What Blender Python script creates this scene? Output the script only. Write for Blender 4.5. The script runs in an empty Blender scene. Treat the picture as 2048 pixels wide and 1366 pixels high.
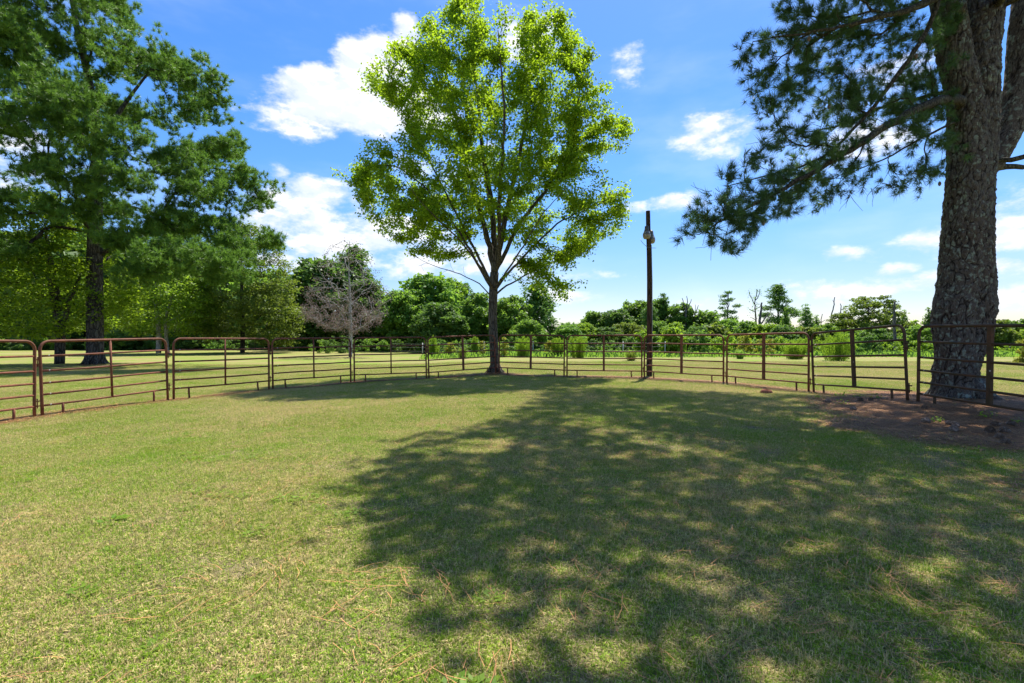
import bpy, math, random
import numpy as np
from mathutils import Vector, noise as mnoise

# ------------------------------------------------------------------ camera, sky, sun, exposure
S = bpy.context.scene
COL = S.collection
R = math.radians
FPX = 967.0            # focal length in photo pixels (2048 wide)
EYE = 1.5
SUNV = np.array([.20, .46, 1.0]); SUNV /= np.linalg.norm(SUNV)

cam = bpy.data.cameras.new('camera'); cam_o = bpy.data.objects.new('camera', cam); COL.objects.link(cam_o)
cam.sensor_width = 36.0; cam.lens = FPX / 2048 * 36.0
cam.clip_start = .05; cam.clip_end = 6000
cam_o.location = (0, 0, EYE); cam_o.rotation_euler = (R(90), 0, 0)
S.camera = cam_o

S.view_settings.view_transform = 'Standard'; S.view_settings.look = 'None'
S.view_settings.gamma = 1.0; S.view_settings.use_curve_mapping = False
S.view_settings.exposure = 1.14
try:
    S.cycles.use_denoising = True
    S.cycles.max_bounces = 8; S.cycles.transparent_max_bounces = 4
    S.cycles.diffuse_bounces = 4; S.cycles.transmission_bounces = 4
    S.cycles.sample_clamp_indirect = 6
except Exception:
    pass

sun_el = math.asin(SUNV[2]); sun_az = math.atan2(SUNV[0], SUNV[1])
sl = bpy.data.lights.new('sun', 'SUN'); sl.energy = 4.5; sl.angle = R(.53); sl.color = (1, .955, .87)
so = bpy.data.objects.new('sun', sl); COL.objects.link(so)
so.rotation_euler = Vector(SUNV).to_track_quat('Z', 'Y').to_euler()


class NT:
    """tiny node helper"""
    def __init__(s, nt): s.nt = nt; s.n = nt.nodes; s.l = nt.links
    def put(s, sock, v):
        if isinstance(v, bpy.types.NodeSocket): s.l.new(v, sock)
        elif v is not None:
            try: sock.default_value = v
            except Exception:
                if hasattr(v, '__len__') and len(v) == 3: sock.default_value = (*v, 1)
                else: sock.default_value = (v, v, v)
    def node(s, t, **kw):
        nd = s.n.new(t)
        for k, v in kw.items(): setattr(nd, k, v)
        return nd
    def math(s, op, a, b=None, c=None, clamp=False):
        nd = s.node('ShaderNodeMath', operation=op, use_clamp=clamp)
        s.put(nd.inputs[0], a)
        if b is not None: s.put(nd.inputs[1], b)
        if c is not None: s.put(nd.inputs[2], c)
        return nd.outputs[0]
    def vmath(s, op, a, b=None):
        nd = s.node('ShaderNodeVectorMath', operation=op); s.put(nd.inputs[0], a)
        if b is not None: s.put(nd.inputs[1], b)
        return nd.outputs['Value'] if op in ('DOT_PRODUCT', 'LENGTH') else nd.outputs[0]
    def mix(s, f, a, b, mode='MIX'):
        nd = s.node('ShaderNodeMix', data_type='RGBA', blend_type=mode); nd.clamp_factor = True
        s.put(nd.inputs[0], f); s.put(nd.inputs[6], a); s.put(nd.inputs[7], b)
        return nd.outputs[2]
    def noise(s, vec, scale, detail=4, rough=.55, dist=0, dim='3D'):
        nd = s.node('ShaderNodeTexNoise', noise_dimensions=dim)
        if vec is not None: s.put(nd.inputs['Vector'], vec)
        s.put(nd.inputs['Scale'], scale); s.put(nd.inputs['Detail'], detail)
        s.put(nd.inputs['Roughness'], rough); s.put(nd.inputs['Distortion'], dist)
        return nd.outputs[0]
    def ramp(s, f, lo, hi, a=0., b=1., smooth=True):
        nd = s.node('ShaderNodeMapRange', interpolation_type='SMOOTHSTEP' if smooth else 'LINEAR')
        s.put(nd.inputs[0], f); s.put(nd.inputs[1], lo); s.put(nd.inputs[2], hi); s.put(nd.inputs[3], a); s.put(nd.inputs[4], b)
        return nd.outputs[0]
    def scale(s, vec, v):
        nd = s.node('ShaderNodeVectorMath', operation='MULTIPLY'); s.put(nd.inputs[0], vec); s.put(nd.inputs[1], v)
        return nd.outputs[0]
    def attr(s, name):
        return s.node('ShaderNodeAttribute', attribute_name=name).outputs['Fac']


def rgb(r, g, b): return (r, g, b, 1)

W = bpy.data.worlds.new('World'); S.world = W; W.use_nodes = True
w = NT(W.node_tree); w.n.clear()
sky = w.node('ShaderNodeTexSky', sky_type='NISHITA')
sky.sun_disc = False; sky.sun_elevation = sun_el; sky.sun_rotation = sun_az
sky.altitude = 50; sky.air_density = 1.0; sky.dust_density = .35; sky.ozone_density = 3.0
dirn = w.node('ShaderNodeTexCoord').outputs['Generated']
SKY_STRENGTH = .095
# cumulus clouds: cells at given directions, broken up by 3D noise of the direction
clouds = [  # azimuth/elevation centre given as photo pixels, half sizes in pixels, weight
    (700, 215, 150, 55, 1.25), (640, 245, 100, 40, 1.0), (740, 140, 70, 60, 1.15), (820, 220, 90, 60, 1.1), (800, 70, 40, 35, 1.0), (640, 150, 55, 25, .8),
    (1040, 60, 70, 42, 1.1), (735, 48, 60, 20, .62), (1255, 128, 32, 42, .78), (1412, 268, 66, 42, .98), (1350, 408, 50, 22, .92),
    (640, 405, 130, 38, .95), (560, 350, 24, 18, .8), (700, 470, 200, 52, 1.12), (860, 520, 220, 42, 1.0), (600, 440, 100, 34, .9),
    (640, 530, 160, 30, .9), (900, 330, 110, 40, .7), (730, 312, 30, 16, .6), (1265, 418, 32, 15, .55), (1160, 556, 80, 15, .72), (1140, 592, 90, 15, .7),
    (1725, 515, 55, 18, .85), (1860, 490, 70, 30, .95), (2030, 462, 70, 32, 1.05), (1797, 543, 36, 16, .95), (1760, 570, 170, 20, .9),
    (1650, 585, 100, 18, .75), (2030, 540, 60, 18, .95), (2030, 590, 80, 22, .8), (1780, 250, 100, 55, .85), (1690, 330, 70, 40, .5),
    (1830, 130, 80, 50, .7), (1500, 605, 200, 14, .5), (-200, 250, 220, 70, 1.0), (-500, 500, 300, 60, 1.0), (2500, 350, 260, 70, 1.0)]
wn = w.node('ShaderNodeTexNoise'); w.put(wn.inputs['Vector'], w.scale(dirn, (1, 1, 1.7))); w.put(wn.inputs['Scale'], 7.0); w.put(wn.inputs['Detail'], 5.0)
warp = w.vmath('MULTIPLY', w.vmath('SUBTRACT', wn.outputs['Color'], (.5, .5, .5)), (.10, .10, .055))
dw = w.vmath('ADD', dirn, warp)
dens = None
for (px, py, sx, sy, wt) in clouds:
    c = Vector(((px - 1024) / FPX, 1, (683 - py) / FPX)); ln = c.length; c.normalize()
    r_ = Vector((c.y, -c.x, 0)).normalized(); u_ = r_.cross(c)
    kx = FPX * (ln ** .5) / (sx * 1.1) ; ky = FPX * (ln ** .5) / (sy * 1.1)
    a = w.vmath('DOT_PRODUCT', dw, tuple(r_ * kx)); b = w.vmath('DOT_PRODUCT', dw, tuple(u_ * ky))
    q = w.math('MULTIPLY_ADD', a, a, w.math('MULTIPLY', b, b))
    front = w.math('GREATER_THAN', w.vmath('DOT_PRODUCT', dirn, tuple(c)), .3)
    v = w.math('MULTIPLY', w.math('MULTIPLY_ADD', q, -.55 * wt, wt, clamp=False), front)
    dens = v if dens is None else w.math('MAXIMUM', dens, v)
sep = w.node('ShaderNodeSeparateXYZ'); w.put(sep.inputs[0], dirn)
# clouds of the same sort carry on over the part of the sky out of view
nbg = w.noise(w.scale(dirn, (1, 1, 2.2)), 2.3, 2)
behind = w.ramp(sep.outputs[1], .35, .0)
dens = w.math('MAXIMUM', dens, w.math('MULTIPLY', w.ramp(nbg, .5, .72, 0, 1.1), behind))
dens = w.math('MAXIMUM', dens, 0.0)
fb = w.noise(w.scale(dirn, (1, 1, 2.0)), 9.0, 9, .62)
fb2 = w.noise(w.scale(w.vmath('ADD', dirn, (.006, 0, .012)), (1, 1, 2.0)), 9.0, 9, .62)
mass = w.math('ADD', dens, w.math('MULTIPLY_ADD', fb, 2.6, -1.3))
mask = w.math('MULTIPLY', w.ramp(mass, .42, 1.02), w.ramp(dens, .0, .3))
mask = w.math('MULTIPLY', mask, w.ramp(mass, .2, 1.5, .75, .97))
lit = w.ramp(w.math('SUBTRACT', fb, fb2), -.05, .06)
thick = w.ramp(mass, .8, 1.9)
lowband = w.ramp(sep.outputs[2], .30, .05)
ccol = w.mix(lit, rgb(4.7, 5.0, 5.6), rgb(6.1, 6.0, 5.95))
ccol = w.mix(w.math('MULTIPLY', lowband, .35), ccol, rgb(4.3, 4.7, 5.6))
hs = w.node('ShaderNodeHueSaturation'); w.put(hs.inputs['Color'], sky.outputs[0]); w.put(hs.inputs['Saturation'], 1.28); w.put(hs.inputs['Value'], 1.0)
skyc = w.mix(1.0, hs.outputs[0], w.mix(w.ramp(sep.outputs[2], .34, -.02), rgb(.86, .90, 1.04), rgb(.75, .635, .67)), 'MULTIPLY')
veil = w.math('MULTIPLY', w.ramp(w.noise(w.scale(dirn, (1, 1, 3)), 3.0, 5), .42, .8), .22)
skyc = w.mix(veil, skyc, rgb(6.0, 6.4, 7.0))
bgc = w.mix(mask, skyc, ccol)
bg = w.node('ShaderNodeBackground'); w.put(bg.inputs[0], bgc); w.put(bg.inputs[1], SKY_STRENGTH)
out = w.node('ShaderNodeOutputWorld'); w.l.new(bg.outputs[0], out.inputs[0])

# ------------------------------------------------------------------ helpers
rng = np.random.default_rng(7)
random.seed(7)


def P(px, py, d):
    """world point seen at photo pixel (px, py) at distance d along the view"""
    return np.array([(px - 1024) / FPX * d, d, EYE + (683 - py) / FPX * d])


def smooth(t): t = np.clip(t, 0, 1); return t * t * (3 - 2 * t)


def gz(x, y):
    x = np.asarray(x, float); y = np.asarray(y, float)
    z = -.22 * smooth((-x - 1) / 9) * smooth((y - 1) / 7) * (1 - smooth((y - 45) / 30))
    z = z + .2 * np.exp(-((x - 9.6) ** 2 + (y - 10.2) ** 2) / 2.6 ** 2)
    z = z + .16 * np.exp(-((x + 29.2) ** 2 + (y - 34) ** 2) / 3.2 ** 2)
    z = z + .07 * np.exp(-((x + .8) ** 2 + (y - 22.3) ** 2) / 1.2 ** 2)
    z = z + .018 * np.sin(x * .9 + 1.3 * np.sin(y * .35)) * np.cos(y * .7 + x * .2)
    return z


def tag(o, label=None, cat=None, group=None, kind=None):
    if label: o['label'] = label
    if cat: o['category'] = cat
    if group: o['group'] = group
    if kind: o['kind'] = kind
    return o


def thing(name, loc, label, cat, group=None, rz=0.):
    o = bpy.data.objects.new(name, None); COL.objects.link(o); o.location = tuple(float(v) for v in loc); o.rotation_euler = (0, 0, rz)
    o.empty_display_size = .3
    return tag(o, label, cat, group)


def raw_mesh(name, V, F, mat, smooth_=False, attrs=None):
    """V (n,3); F list of int arrays (m,k)"""
    me = bpy.data.meshes.new(name)
    V = np.ascontiguousarray(V, dtype=np.float32)
    F = [np.asarray(f, dtype=np.int32) for f in (F if isinstance(F, list) else [F]) if len(f)]
    loops = np.concatenate([f.ravel() for f in F])
    sizes = np.concatenate([np.full(len(f), f.shape[1], np.int32) for f in F])
    starts = np.concatenate([[0], np.cumsum(sizes)[:-1]]).astype(np.int32)
    me.vertices.add(len(V)); me.vertices.foreach_set('co', V.ravel())
    me.loops.add(len(loops)); me.loops.foreach_set('vertex_index', loops)
    me.polygons.add(len(sizes)); me.polygons.foreach_set('loop_start', starts)
    try: me.polygons.foreach_set('loop_total', sizes)
    except Exception: pass
    me.polygons.foreach_set('use_smooth', np.full(len(sizes), smooth_, dtype=bool))
    me.update(calc_edges=True)
    for k, (dom, arr) in (attrs or {}).items():
        a = me.attributes.new(k, 'FLOAT', dom); a.data.foreach_set('value', np.ascontiguousarray(arr, dtype=np.float32))
    if mat: me.materials.append(mat)
    return me


def link(name, me, parent=None, kind=None):
    o = bpy.data.objects.new(name, me); COL.objects.link(o)
    if parent: o.parent = parent
    if kind: o['kind'] = kind
    return o


class MB:
    def __init__(s): s.V = []; s.F3 = []; s.F4 = []; s.n = 0
    def add(s, V, F4=None, F3=None):
        V = np.asarray(V, float); s.V.append(V)
        if F4 is not None and len(F4): s.F4.append(np.asarray(F4) + s.n)
        if F3 is not None and len(F3): s.F3.append(np.asarray(F3) + s.n)
        s.n += len(V); return s
    def tube(s, pts, rad, k=8, caps=True, ref=None):
        pts = np.asarray(pts, float); n = len(pts); rad = np.broadcast_to(np.asarray(rad, float), (n,))
        t = np.gradient(pts, axis=0); t /= np.maximum(np.linalg.norm(t, axis=1, keepdims=True), 1e-9)
        if ref is None:
            m = np.abs(t.mean(0)); ref = np.eye(3)[int(np.argmin(m))]
        u = np.cross(t, ref); u /= np.maximum(np.linalg.norm(u, axis=1, keepdims=True), 1e-9)
        v = np.cross(t, u)
        a = np.arange(k) * 2 * math.pi / k
        ring = pts[:, None] + rad[:, None, None] * (np.cos(a)[None, :, None] * u[:, None] + np.sin(a)[None, :, None] * v[:, None])
        Vv = ring.reshape(-1, 3)
        i = np.arange(n - 1)[:, None] * k; j = np.arange(k)[None]; j2 = (j + 1) % k
        q = np.stack([i + j, i + j2, i + k + j2, i + k + j], -1).reshape(-1, 4)
        F3 = []
        if caps:
            Vv = np.vstack([Vv, pts[:1], pts[-1:]]); c0 = n * k; jj = np.arange(k); jn = (jj + 1) % k
            F3 = np.vstack([np.stack([np.full(k, c0), jn, jj], -1), np.stack([np.full(k, c0 + 1), (n - 1) * k + jj, (n - 1) * k + jn], -1)])
        return s.add(Vv, q, F3)
    def box(s, c, h, rz=0.):
        c = np.asarray(c, float); h = np.asarray(h, float)
        g = np.array([[x, y, z] for z in (-1, 1) for y in (-1, 1) for x in (-1, 1)]) * h
        cs, sn = math.cos(rz), math.sin(rz); g = np.stack([g[:, 0] * cs - g[:, 1] * sn, g[:, 0] * sn + g[:, 1] * cs, g[:, 2]], -1)
        return s.add(g + c, [[0, 2, 3, 1], [4, 5, 7, 6], [0, 1, 5, 4], [2, 6, 7, 3], [0, 4, 6, 2], [1, 3, 7, 5]])
    def lathe(s, c, prof, k=16):
        c = np.asarray(c, float); a = np.arange(k) * 2 * math.pi / k
        Vv = np.array([[c[0] + r * math.cos(t), c[1] + r * math.sin(t), c[2] + z] for r, z in prof for t in a])
        n = len(prof); i = np.arange(n - 1)[:, None] * k; j = np.arange(k)[None]; j2 = (j + 1) % k
        return s.add(Vv, np.stack([i + j, i + j2, i + k + j2, i + k + j], -1).reshape(-1, 4))
    def mesh(s, name, mat, smooth_=True):
        F = []
        if s.F4: F.append(np.vstack(s.F4))
        if s.F3: F.append(np.vstack(s.F3))
        return raw_mesh(name, np.vstack(s.V), F, mat, smooth_)
    def obj(s, name, mat, parent=None, smooth_=True, kind=None): return link(name, s.mesh(name, mat, smooth_), parent, kind)


# ------------------------------------------------------------------ materials
def new_mat(name):
    m = bpy.data.materials.new(name); m.use_nodes = True; t = NT(m.node_tree); t.n.clear()
    o = t.node('ShaderNodeOutputMaterial'); return m, t, o


def principled(t, o, col, rough=.7, spec=.3, metal=0., bump=None, bstr=.3, bdist=.02):
    b = t.node('ShaderNodeBsdfPrincipled'); t.put(b.inputs['Base Color'], col); t.put(b.inputs['Roughness'], rough)
    t.put(b.inputs['Specular IOR Level'], spec); t.put(b.inputs['Metallic'], metal)
    if bump is not None:
        bn = t.node('ShaderNodeBump'); t.put(bn.inputs['Strength'], bstr); t.put(bn.inputs['Distance'], bdist); t.put(bn.inputs['Height'], bump)
        t.l.new(bn.outputs[0], b.inputs['Normal'])
    if o: t.l.new(b.outputs[0], o.inputs[0])
    return b


def leaf_mat(name, dark, light, tcol, tr=.45, rough=.55, objvar=.25, spec=.25):
    m, t, o = new_mat(name)
    tint = t.attr('tint')
    rnd = t.node('ShaderNodeObjectInfo').outputs['Random']
    pos = t.node('ShaderNodeNewGeometry').outputs['Position']
    big = t.noise(pos, .55, 2)
    f = t.math('ADD', t.math('MULTIPLY', tint, .75), t.math('MULTIPLY_ADD', big, .9, -.32), clamp=True)
    c = t.mix(f, rgb(*dark), rgb(*light))
    h = t.node('ShaderNodeHueSaturation'); t.put(h.inputs['Color'], c)
    t.put(h.inputs['Hue'], t.math('MULTIPLY_ADD', rnd, .05 * objvar, .5 - .025 * objvar)); t.put(h.inputs['Value'], t.math('MULTIPLY_ADD', rnd, objvar, 1 - objvar / 2))
    b = principled(t, None, h.outputs[0], rough, spec)
    tl = t.node('ShaderNodeBsdfTranslucent')
    t.put(tl.inputs[0], t.mix(.6, h.outputs[0], rgb(*tcol)))
    mx = t.node('ShaderNodeMixShader'); t.put(mx.inputs[0], tr); t.l.new(b.outputs[0], mx.inputs[1]); t.l.new(tl.outputs[0], mx.inputs[2])
    t.l.new(mx.outputs[0], o.inputs[0]); return m


def bark_mat(name, c1, c2, lichen=None, vs=(6, 6, 1.4), bstr=.8, bdist=.04, lich_amt=.5):
    m, t, o = new_mat(name)
    pos = t.node('ShaderNodeTexCoord').outputs['Object']
    wv = t.node('ShaderNodeTexNoise'); t.put(wv.inputs['Vector'], pos); t.put(wv.inputs['Scale'], 2.5); t.put(wv.inputs['Detail'], 3)
    p2 = t.vmath('ADD', t.scale(pos, vs), t.vmath('MULTIPLY', wv.outputs['Color'], (1.2, 1.2, 1.2)))
    vo = t.node('ShaderNodeTexVoronoi', feature='DISTANCE_TO_EDGE'); t.put(vo.inputs['Vector'], p2); t.put(vo.inputs['Scale'], 1.0)
    crack = t.ramp(vo.outputs[0], .0, .22)
    fine = t.noise(t.scale(pos, (1, 1, .35)), 45, 6, .7)
    med = t.noise(pos, 7, 4)
    col = t.mix(t.ramp(fine, .3, .7), rgb(*c1), rgb(*c2))
    col = t.mix(t.ramp(crack, 0, 1, .75, 0), col, rgb(*(v * .25 for v in c1)))
    if lichen:
        lm = t.math('MULTIPLY', t.ramp(t.noise(pos, 3.2, 6, .65), .52, .66), lich_amt)
        col = t.mix(t.math('MULTIPLY', lm, crack), col, rgb(*lichen))
    h = t.math('ADD', t.math('MULTIPLY', crack, .7), t.math('MULTIPLY', fine, .45))
    h = t.math('ADD', h, t.math('MULTIPLY', med, .3))
    principled(t, o, col, .92, .15, bump=h, bstr=bstr, bdist=bdist); return m


def simple_mat(name, c1, c2, sc=8, rough=.6, spec=.3, metal=0, bstr=.2, bdist=.01, det=5):
    m, t, o = new_mat(name); pos = t.node('ShaderNodeTexCoord').outputs['Object']
    n = t.noise(pos, sc, det, .6)
    principled(t, o, t.mix(t.ramp(n, .32, .68), rgb(*c1), rgb(*c2)), rough, spec, metal, bump=n, bstr=bstr, bdist=bdist); return m


def patch_value(t, pos):
    """lawn dryness 0 green .. 1 straw, shared by blades and ground"""
    a = t.noise(pos, .22, 3, .5); b = t.noise(pos, 1.1, 4, .6); c = t.noise(pos, 5.5, 4, .65)
    d = t.noise(pos, 17, 3, .6)
    s = t.math('ADD', t.math('MULTIPLY', a, .44), t.math('ADD', t.math('MULTIPLY', b, .32), t.math('ADD', t.math('MULTIPLY', c, .26), t.math('MULTIPLY', d, .30))))
    return t.ramp(s, .52, .78, 0, 1, False)


GREEN1 = (.125, .23, .014); GREEN2 = (.33, .48, .032); STRAW1 = (.42, .34, .12); STRAW2 = (.74, .615, .29)
SOIL = (.20, .125, .085)


def ground_mat():
    m, t, o = new_mat('lawn'); pos = t.node('ShaderNodeNewGeometry').outputs['Position']
    pv = patch_value(t, pos)
    f2 = t.noise(pos, 60, 5, .7); f3 = t.noise(pos, 14, 4, .6)
    g = t.mix(t.ramp(f2, .35, .65), rgb(*GREEN1), rgb(.175, .235, .032))
    s = t.mix(t.ramp(f3, .35, .7), rgb(.19, .165, .055), rgb(.30, .265, .105))
    far = t.attr('far')
    thr = t.math('ADD', t.math('MULTIPLY', pv, .75), t.math('MULTIPLY_ADD', f2, .9, -.32))
    c = t.mix(t.ramp(thr, .22, .72), g, s)
    # thatch under the blades near the camera
    th = t.mix(t.ramp(f2, .3, .7), rgb(.11, .095, .04), rgb(.32, .26, .14))
    c = t.mix(far, th, c)
    farn = t.noise(t.scale(pos, (.5, 1, 1)), .16, 4, .55)
    tan = t.math('MULTIPLY', t.ramp(farn, .50, .66), t.ramp(far, .5, 1, 0, .5))
    c = t.mix(tan, c, rgb(.33, .235, .135))
    d = t.attr('dirt')
    dn = t.noise(pos, 2.2, 5, .65)
    dn2 = t.noise(pos, 11, 4, .65)
    dm = t.ramp(t.math('ADD', d, t.math('MULTIPLY', t.math('ADD', t.math('MULTIPLY_ADD', dn, 1.0, -.5), t.math('MULTIPLY_ADD', dn2, .8, -.4)), t.ramp(d, .05, .4))), .38, .72)
    st = t.noise(t.scale(pos, (1, 2.2, 1)), 22, 5, .7, 1.5)
    soil = t.mix(t.ramp(st, .3, .7), rgb(.060, .028, .013), rgb(.24, .125, .06)); soil = t.mix(t.ramp(f3, .5, .75, 0, .5), soil, rgb(.10, .085, .05))
    c = t.mix(dm, c, soil)
    wd = t.attr('weedy')
    wc = t.mix(t.ramp(f3, .3, .7), rgb(.05, .09, .02), rgb(.14, .18, .05))
    c = t.mix(t.ramp(t.math('ADD', wd, t.math('MULTIPLY_ADD', dn, .5, -.25)), .35, .65), c, wc)
    h = t.math('ADD', t.math('MULTIPLY', f2, .6), t.math('MULTIPLY', f3, .6))
    principled(t, o, c, .95, .1, bump=h, bstr=.8, bdist=.05); return m


def blade_mat(name='grass_blade'):
    m, t, o = new_mat(name); pos = t.node('ShaderNodeNewGeometry').outputs['Position']
    pv = patch_value(t, pos); tint = t.attr('tint'); sh = t.attr('shade')
    rnd = t.node('ShaderNodeObjectInfo').outputs['Random']
    hue = t.noise(pos, .7, 3, .6)
    g = t.mix(sh, rgb(*GREEN1), rgb(*GREEN2)); g = t.mix(t.ramp(hue, .42, .64, 0, .55), g, rgb(.30, .34, .035))
    s = t.mix(sh, rgb(*STRAW1), rgb(*STRAW2))
    dry = t.math('GREATER_THAN', t.math('ADD', t.math('MULTIPLY', pv, .84), .05), tint)
    s = t.mix(t.ramp(t.noise(pos, 9, 3, .6), .5, .68, 0, .5), s, rgb(.42, .27, .18))
    c = t.mix(dry, g, s)
    c = t.mix(1.0, c, t.mix(t.ramp(t.noise(pos, 26, 3, .7), .33, .66), rgb(.58, .60, .58), rgb(1.3, 1.28, 1.25)), 'MULTIPLY')
    b = principled(t, None, c, .6, .2)
    tl = t.node('ShaderNodeBsdfTranslucent'); t.put(tl.inputs[0], t.mix(.5, c, t.mix(dry, rgb(.24, .34, .04), rgb(.5, .4, .2))))
    mx = t.node('ShaderNodeMixShader'); t.put(mx.inputs[0], .4); t.l.new(b.outputs[0], mx.inputs[1]); t.l.new(tl.outputs[0], mx.inputs[2])
    t.l.new(mx.outputs[0], o.inputs[0]); return m


def tint_mat(name, a, b, tr=.0, rough=.7):
    m, t, o = new_mat(name); c = t.mix(t.attr('tint'), rgb(*a), rgb(*b)); p = principled(t, o, c, rough, .2); return m


M = {}
M['lawn'] = ground_mat(); M['blade'] = blade_mat()
M['needle_dry'] = tint_mat('dry_needles', (.07, .030, .013), (.52, .26, .10))
M['pine'] = leaf_mat('pine_needles', (.032, .098, .020), (.19, .33, .05), (.24, .44, .04), .34, .45, .1)
M['pine_near'] = leaf_mat('long_pine_needles', (.032, .085, .036), (.12, .20, .055), (.17, .32, .07), .38, .4, .1)
M['elm'] = leaf_mat('elm_leaves', (.095, .195, .012), (.27, .39, .024), (.48, .68, .02), .60, .5, .1)
M['maple'] = leaf_mat('maple_leaves', (.07, .145, .012), (.23, .33, .022), (.40, .58, .02), .50, .5, .1)
M['leaf_mid'] = leaf_mat('green_leaves', (.07, .16, .024), (.20, .33, .05), (.30, .50, .045), .5, .5, .35)
M['leaf_dark'] = leaf_mat('dark_leaves', (.046, .11, .024), (.14, .24, .045), (.20, .36, .04), .46, .5, .35)
M['leaf_bright'] = leaf_mat('bright_leaves', (.10, .20, .016), (.25, .36, .035), (.40, .60, .035), .5, .5, .3)
M['leaf_olive'] = leaf_mat('olive_leaves', (.07, .12, .018), (.19, .25, .04), (.28, .38, .03), .48, .5, .2)
M['leaf_yellow'] = leaf_mat('yellow_leaves', (.16, .20, .02), (.34, .34, .04), (.5, .5, .04), .45, .5, .2)
M['leaf_dead'] = leaf_mat('dead_leaves', (.15, .11, .10), (.33, .26, .245), (.28, .18, .14), .2, .7, .1)
M['fennel'] = leaf_mat('fennel_leaves', (.13, .23, .02), (.30, .42, .05), (.42, .62, .04), .5, .5, .2)
M['bark_elm'] = bark_mat('elm_bark', (.075, .060, .045), (.19, .165, .13), (.20, .22, .15), (14, 14, 2.2), .7, .03, .4)
M['bark_left'] = bark_mat('left_pine_bark', (.055, .047, .040), (.15, .13, .115), (.16, .17, .14), (6, 6, 1.6), .9, .06, .3)
def plate_mat():
    m, t, o = new_mat('pine_bark'); pos = t.node('ShaderNodeTexCoord').outputs['Object']
    n1 = t.noise(t.scale(pos, (1, 1, .3)), 40, 7, .72); n2 = t.noise(pos, 9, 5, .6); n3 = t.noise(pos, 1.6, 4, .6)
    c = t.mix(t.ramp(n1, .32, .7), rgb(.040, .034, .029), rgb(.165, .138, .115)); c = t.mix(t.ramp(n3, .4, .65, 0, .45), c, rgb(.085, .062, .048))
    c = t.mix(t.ramp(t.attr('plate'), .0, .42, .95, 0), c, rgb(.012, .009, .007))
    lm = t.math('MULTIPLY', t.ramp(n2, .50, .60), t.ramp(n3, .38, .55, .2, .8)); c = t.mix(t.math('MULTIPLY', lm, t.ramp(t.attr('plate'), .3, .7)), c, rgb(.24, .28, .22))
    principled(t, o, c, .95, .1, bump=t.math('ADD', n1, t.math('MULTIPLY', n2, .6)), bstr=.8, bdist=.02); return m


M['bark_pine'] = plate_mat()
M['bark_limb'] = bark_mat('limb_bark', (.045, .040, .032), (.12, .105, .08), (.17, .20, .13), (16, 16, 8), .6, .015, .5)
M['bark_dark'] = bark_mat('dark_bark', (.04, .033, .027), (.10, .085, .07), None, (5, 5, 1.2), .6, .05)
M['bark_grey'] = bark_mat('bare_bark', (.33, .31, .29), (.56, .54, .51), None, (10, 10, 2), .4, .02)
M['bark_snag'] = bark_mat('snag_bark', (.10, .09, .08), (.24, .22, .20), None, (6, 6, 1.2), .4, .03)


def rust_mat(name, olive=0.):
    m, t, o = new_mat(name); pos = t.node('ShaderNodeTexCoord').outputs['Object']
    n1 = t.noise(pos, 6, 6, .65); n2 = t.noise(pos, 30, 4, .6); n3 = t.noise(pos, 2.0, 3)
    c = t.mix(t.ramp(n1, .3, .7), rgb(.12, .040, .023), rgb(.24, .088, .048))
    c = t.mix(t.ramp(n2, .5, .75, 0, .6), c, rgb(.055, .026, .018))
    c = t.mix(t.ramp(n3, .45, .65, 0, .5), c, rgb(.10, .055, .028))
    if olive: c = t.mix(t.ramp(n3, .25, .6, olive * .5, olive), c, rgb(.045, .042, .020))
    sp = t.ramp(t.noise(pos, 9.0, 2, .4), .735, .75)
    c = t.mix(sp, c, rgb(.55, .50, .44))
    principled(t, o, c, .72, .22, bump=t.math('ADD', n2, n1), bstr=.25, bdist=.004); return m


M['rust'] = rust_mat('rusty_pipe'); M['rust_mossy'] = rust_mat('mossy_rusty_pipe', .75)  # second pipe colour is the rust mixed towards dark olive moss
M['pole'] = bark_mat('weathered_pole', (.05, .032, .022), (.13, .082, .055), None, (20, 20, 1.0), .6, .01)
M['galv'] = simple_mat('galvanised', (.16, .165, .16), (.30, .31, .30), 12, .45, .5, .4)
M['lens'] = simple_mat('cloudy_refractor', (.20, .17, .12), (.34, .30, .23), 30, .25, .5)
M['darkmetal'] = simple_mat('dark_metal', (.05, .05, .05), (.11, .10, .09), 20, .5, .4)
M['wire'] = simple_mat('wire', (.12, .12, .12), (.22, .21, .20), 20, .5, .4)
M['post'] = simple_mat('faded_post', (.38, .37, .35), (.58, .57, .54), 14, .8, .2)
M['white'] = simple_mat('white_siding', (.68, .68, .67), (.80, .80, .78), 3, .7, .3)
M['redroof'] = simple_mat('red_roof', (.28, .085, .06), (.42, .15, .11), 3, .8, .2)
M['pane'] = simple_mat('dark_pane', (.03, .04, .05), (.06, .07, .09), 4, .1, .6)
M['cone'] = simple_mat('cone_scales', (.10, .07, .05), (.27, .205, .16), 40, .8, .2)
M['clod'] = simple_mat('red_clod', (.16, .06, .035), (.3, .13, .08), 20, .9, .1, 0, .6, .03)

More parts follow.
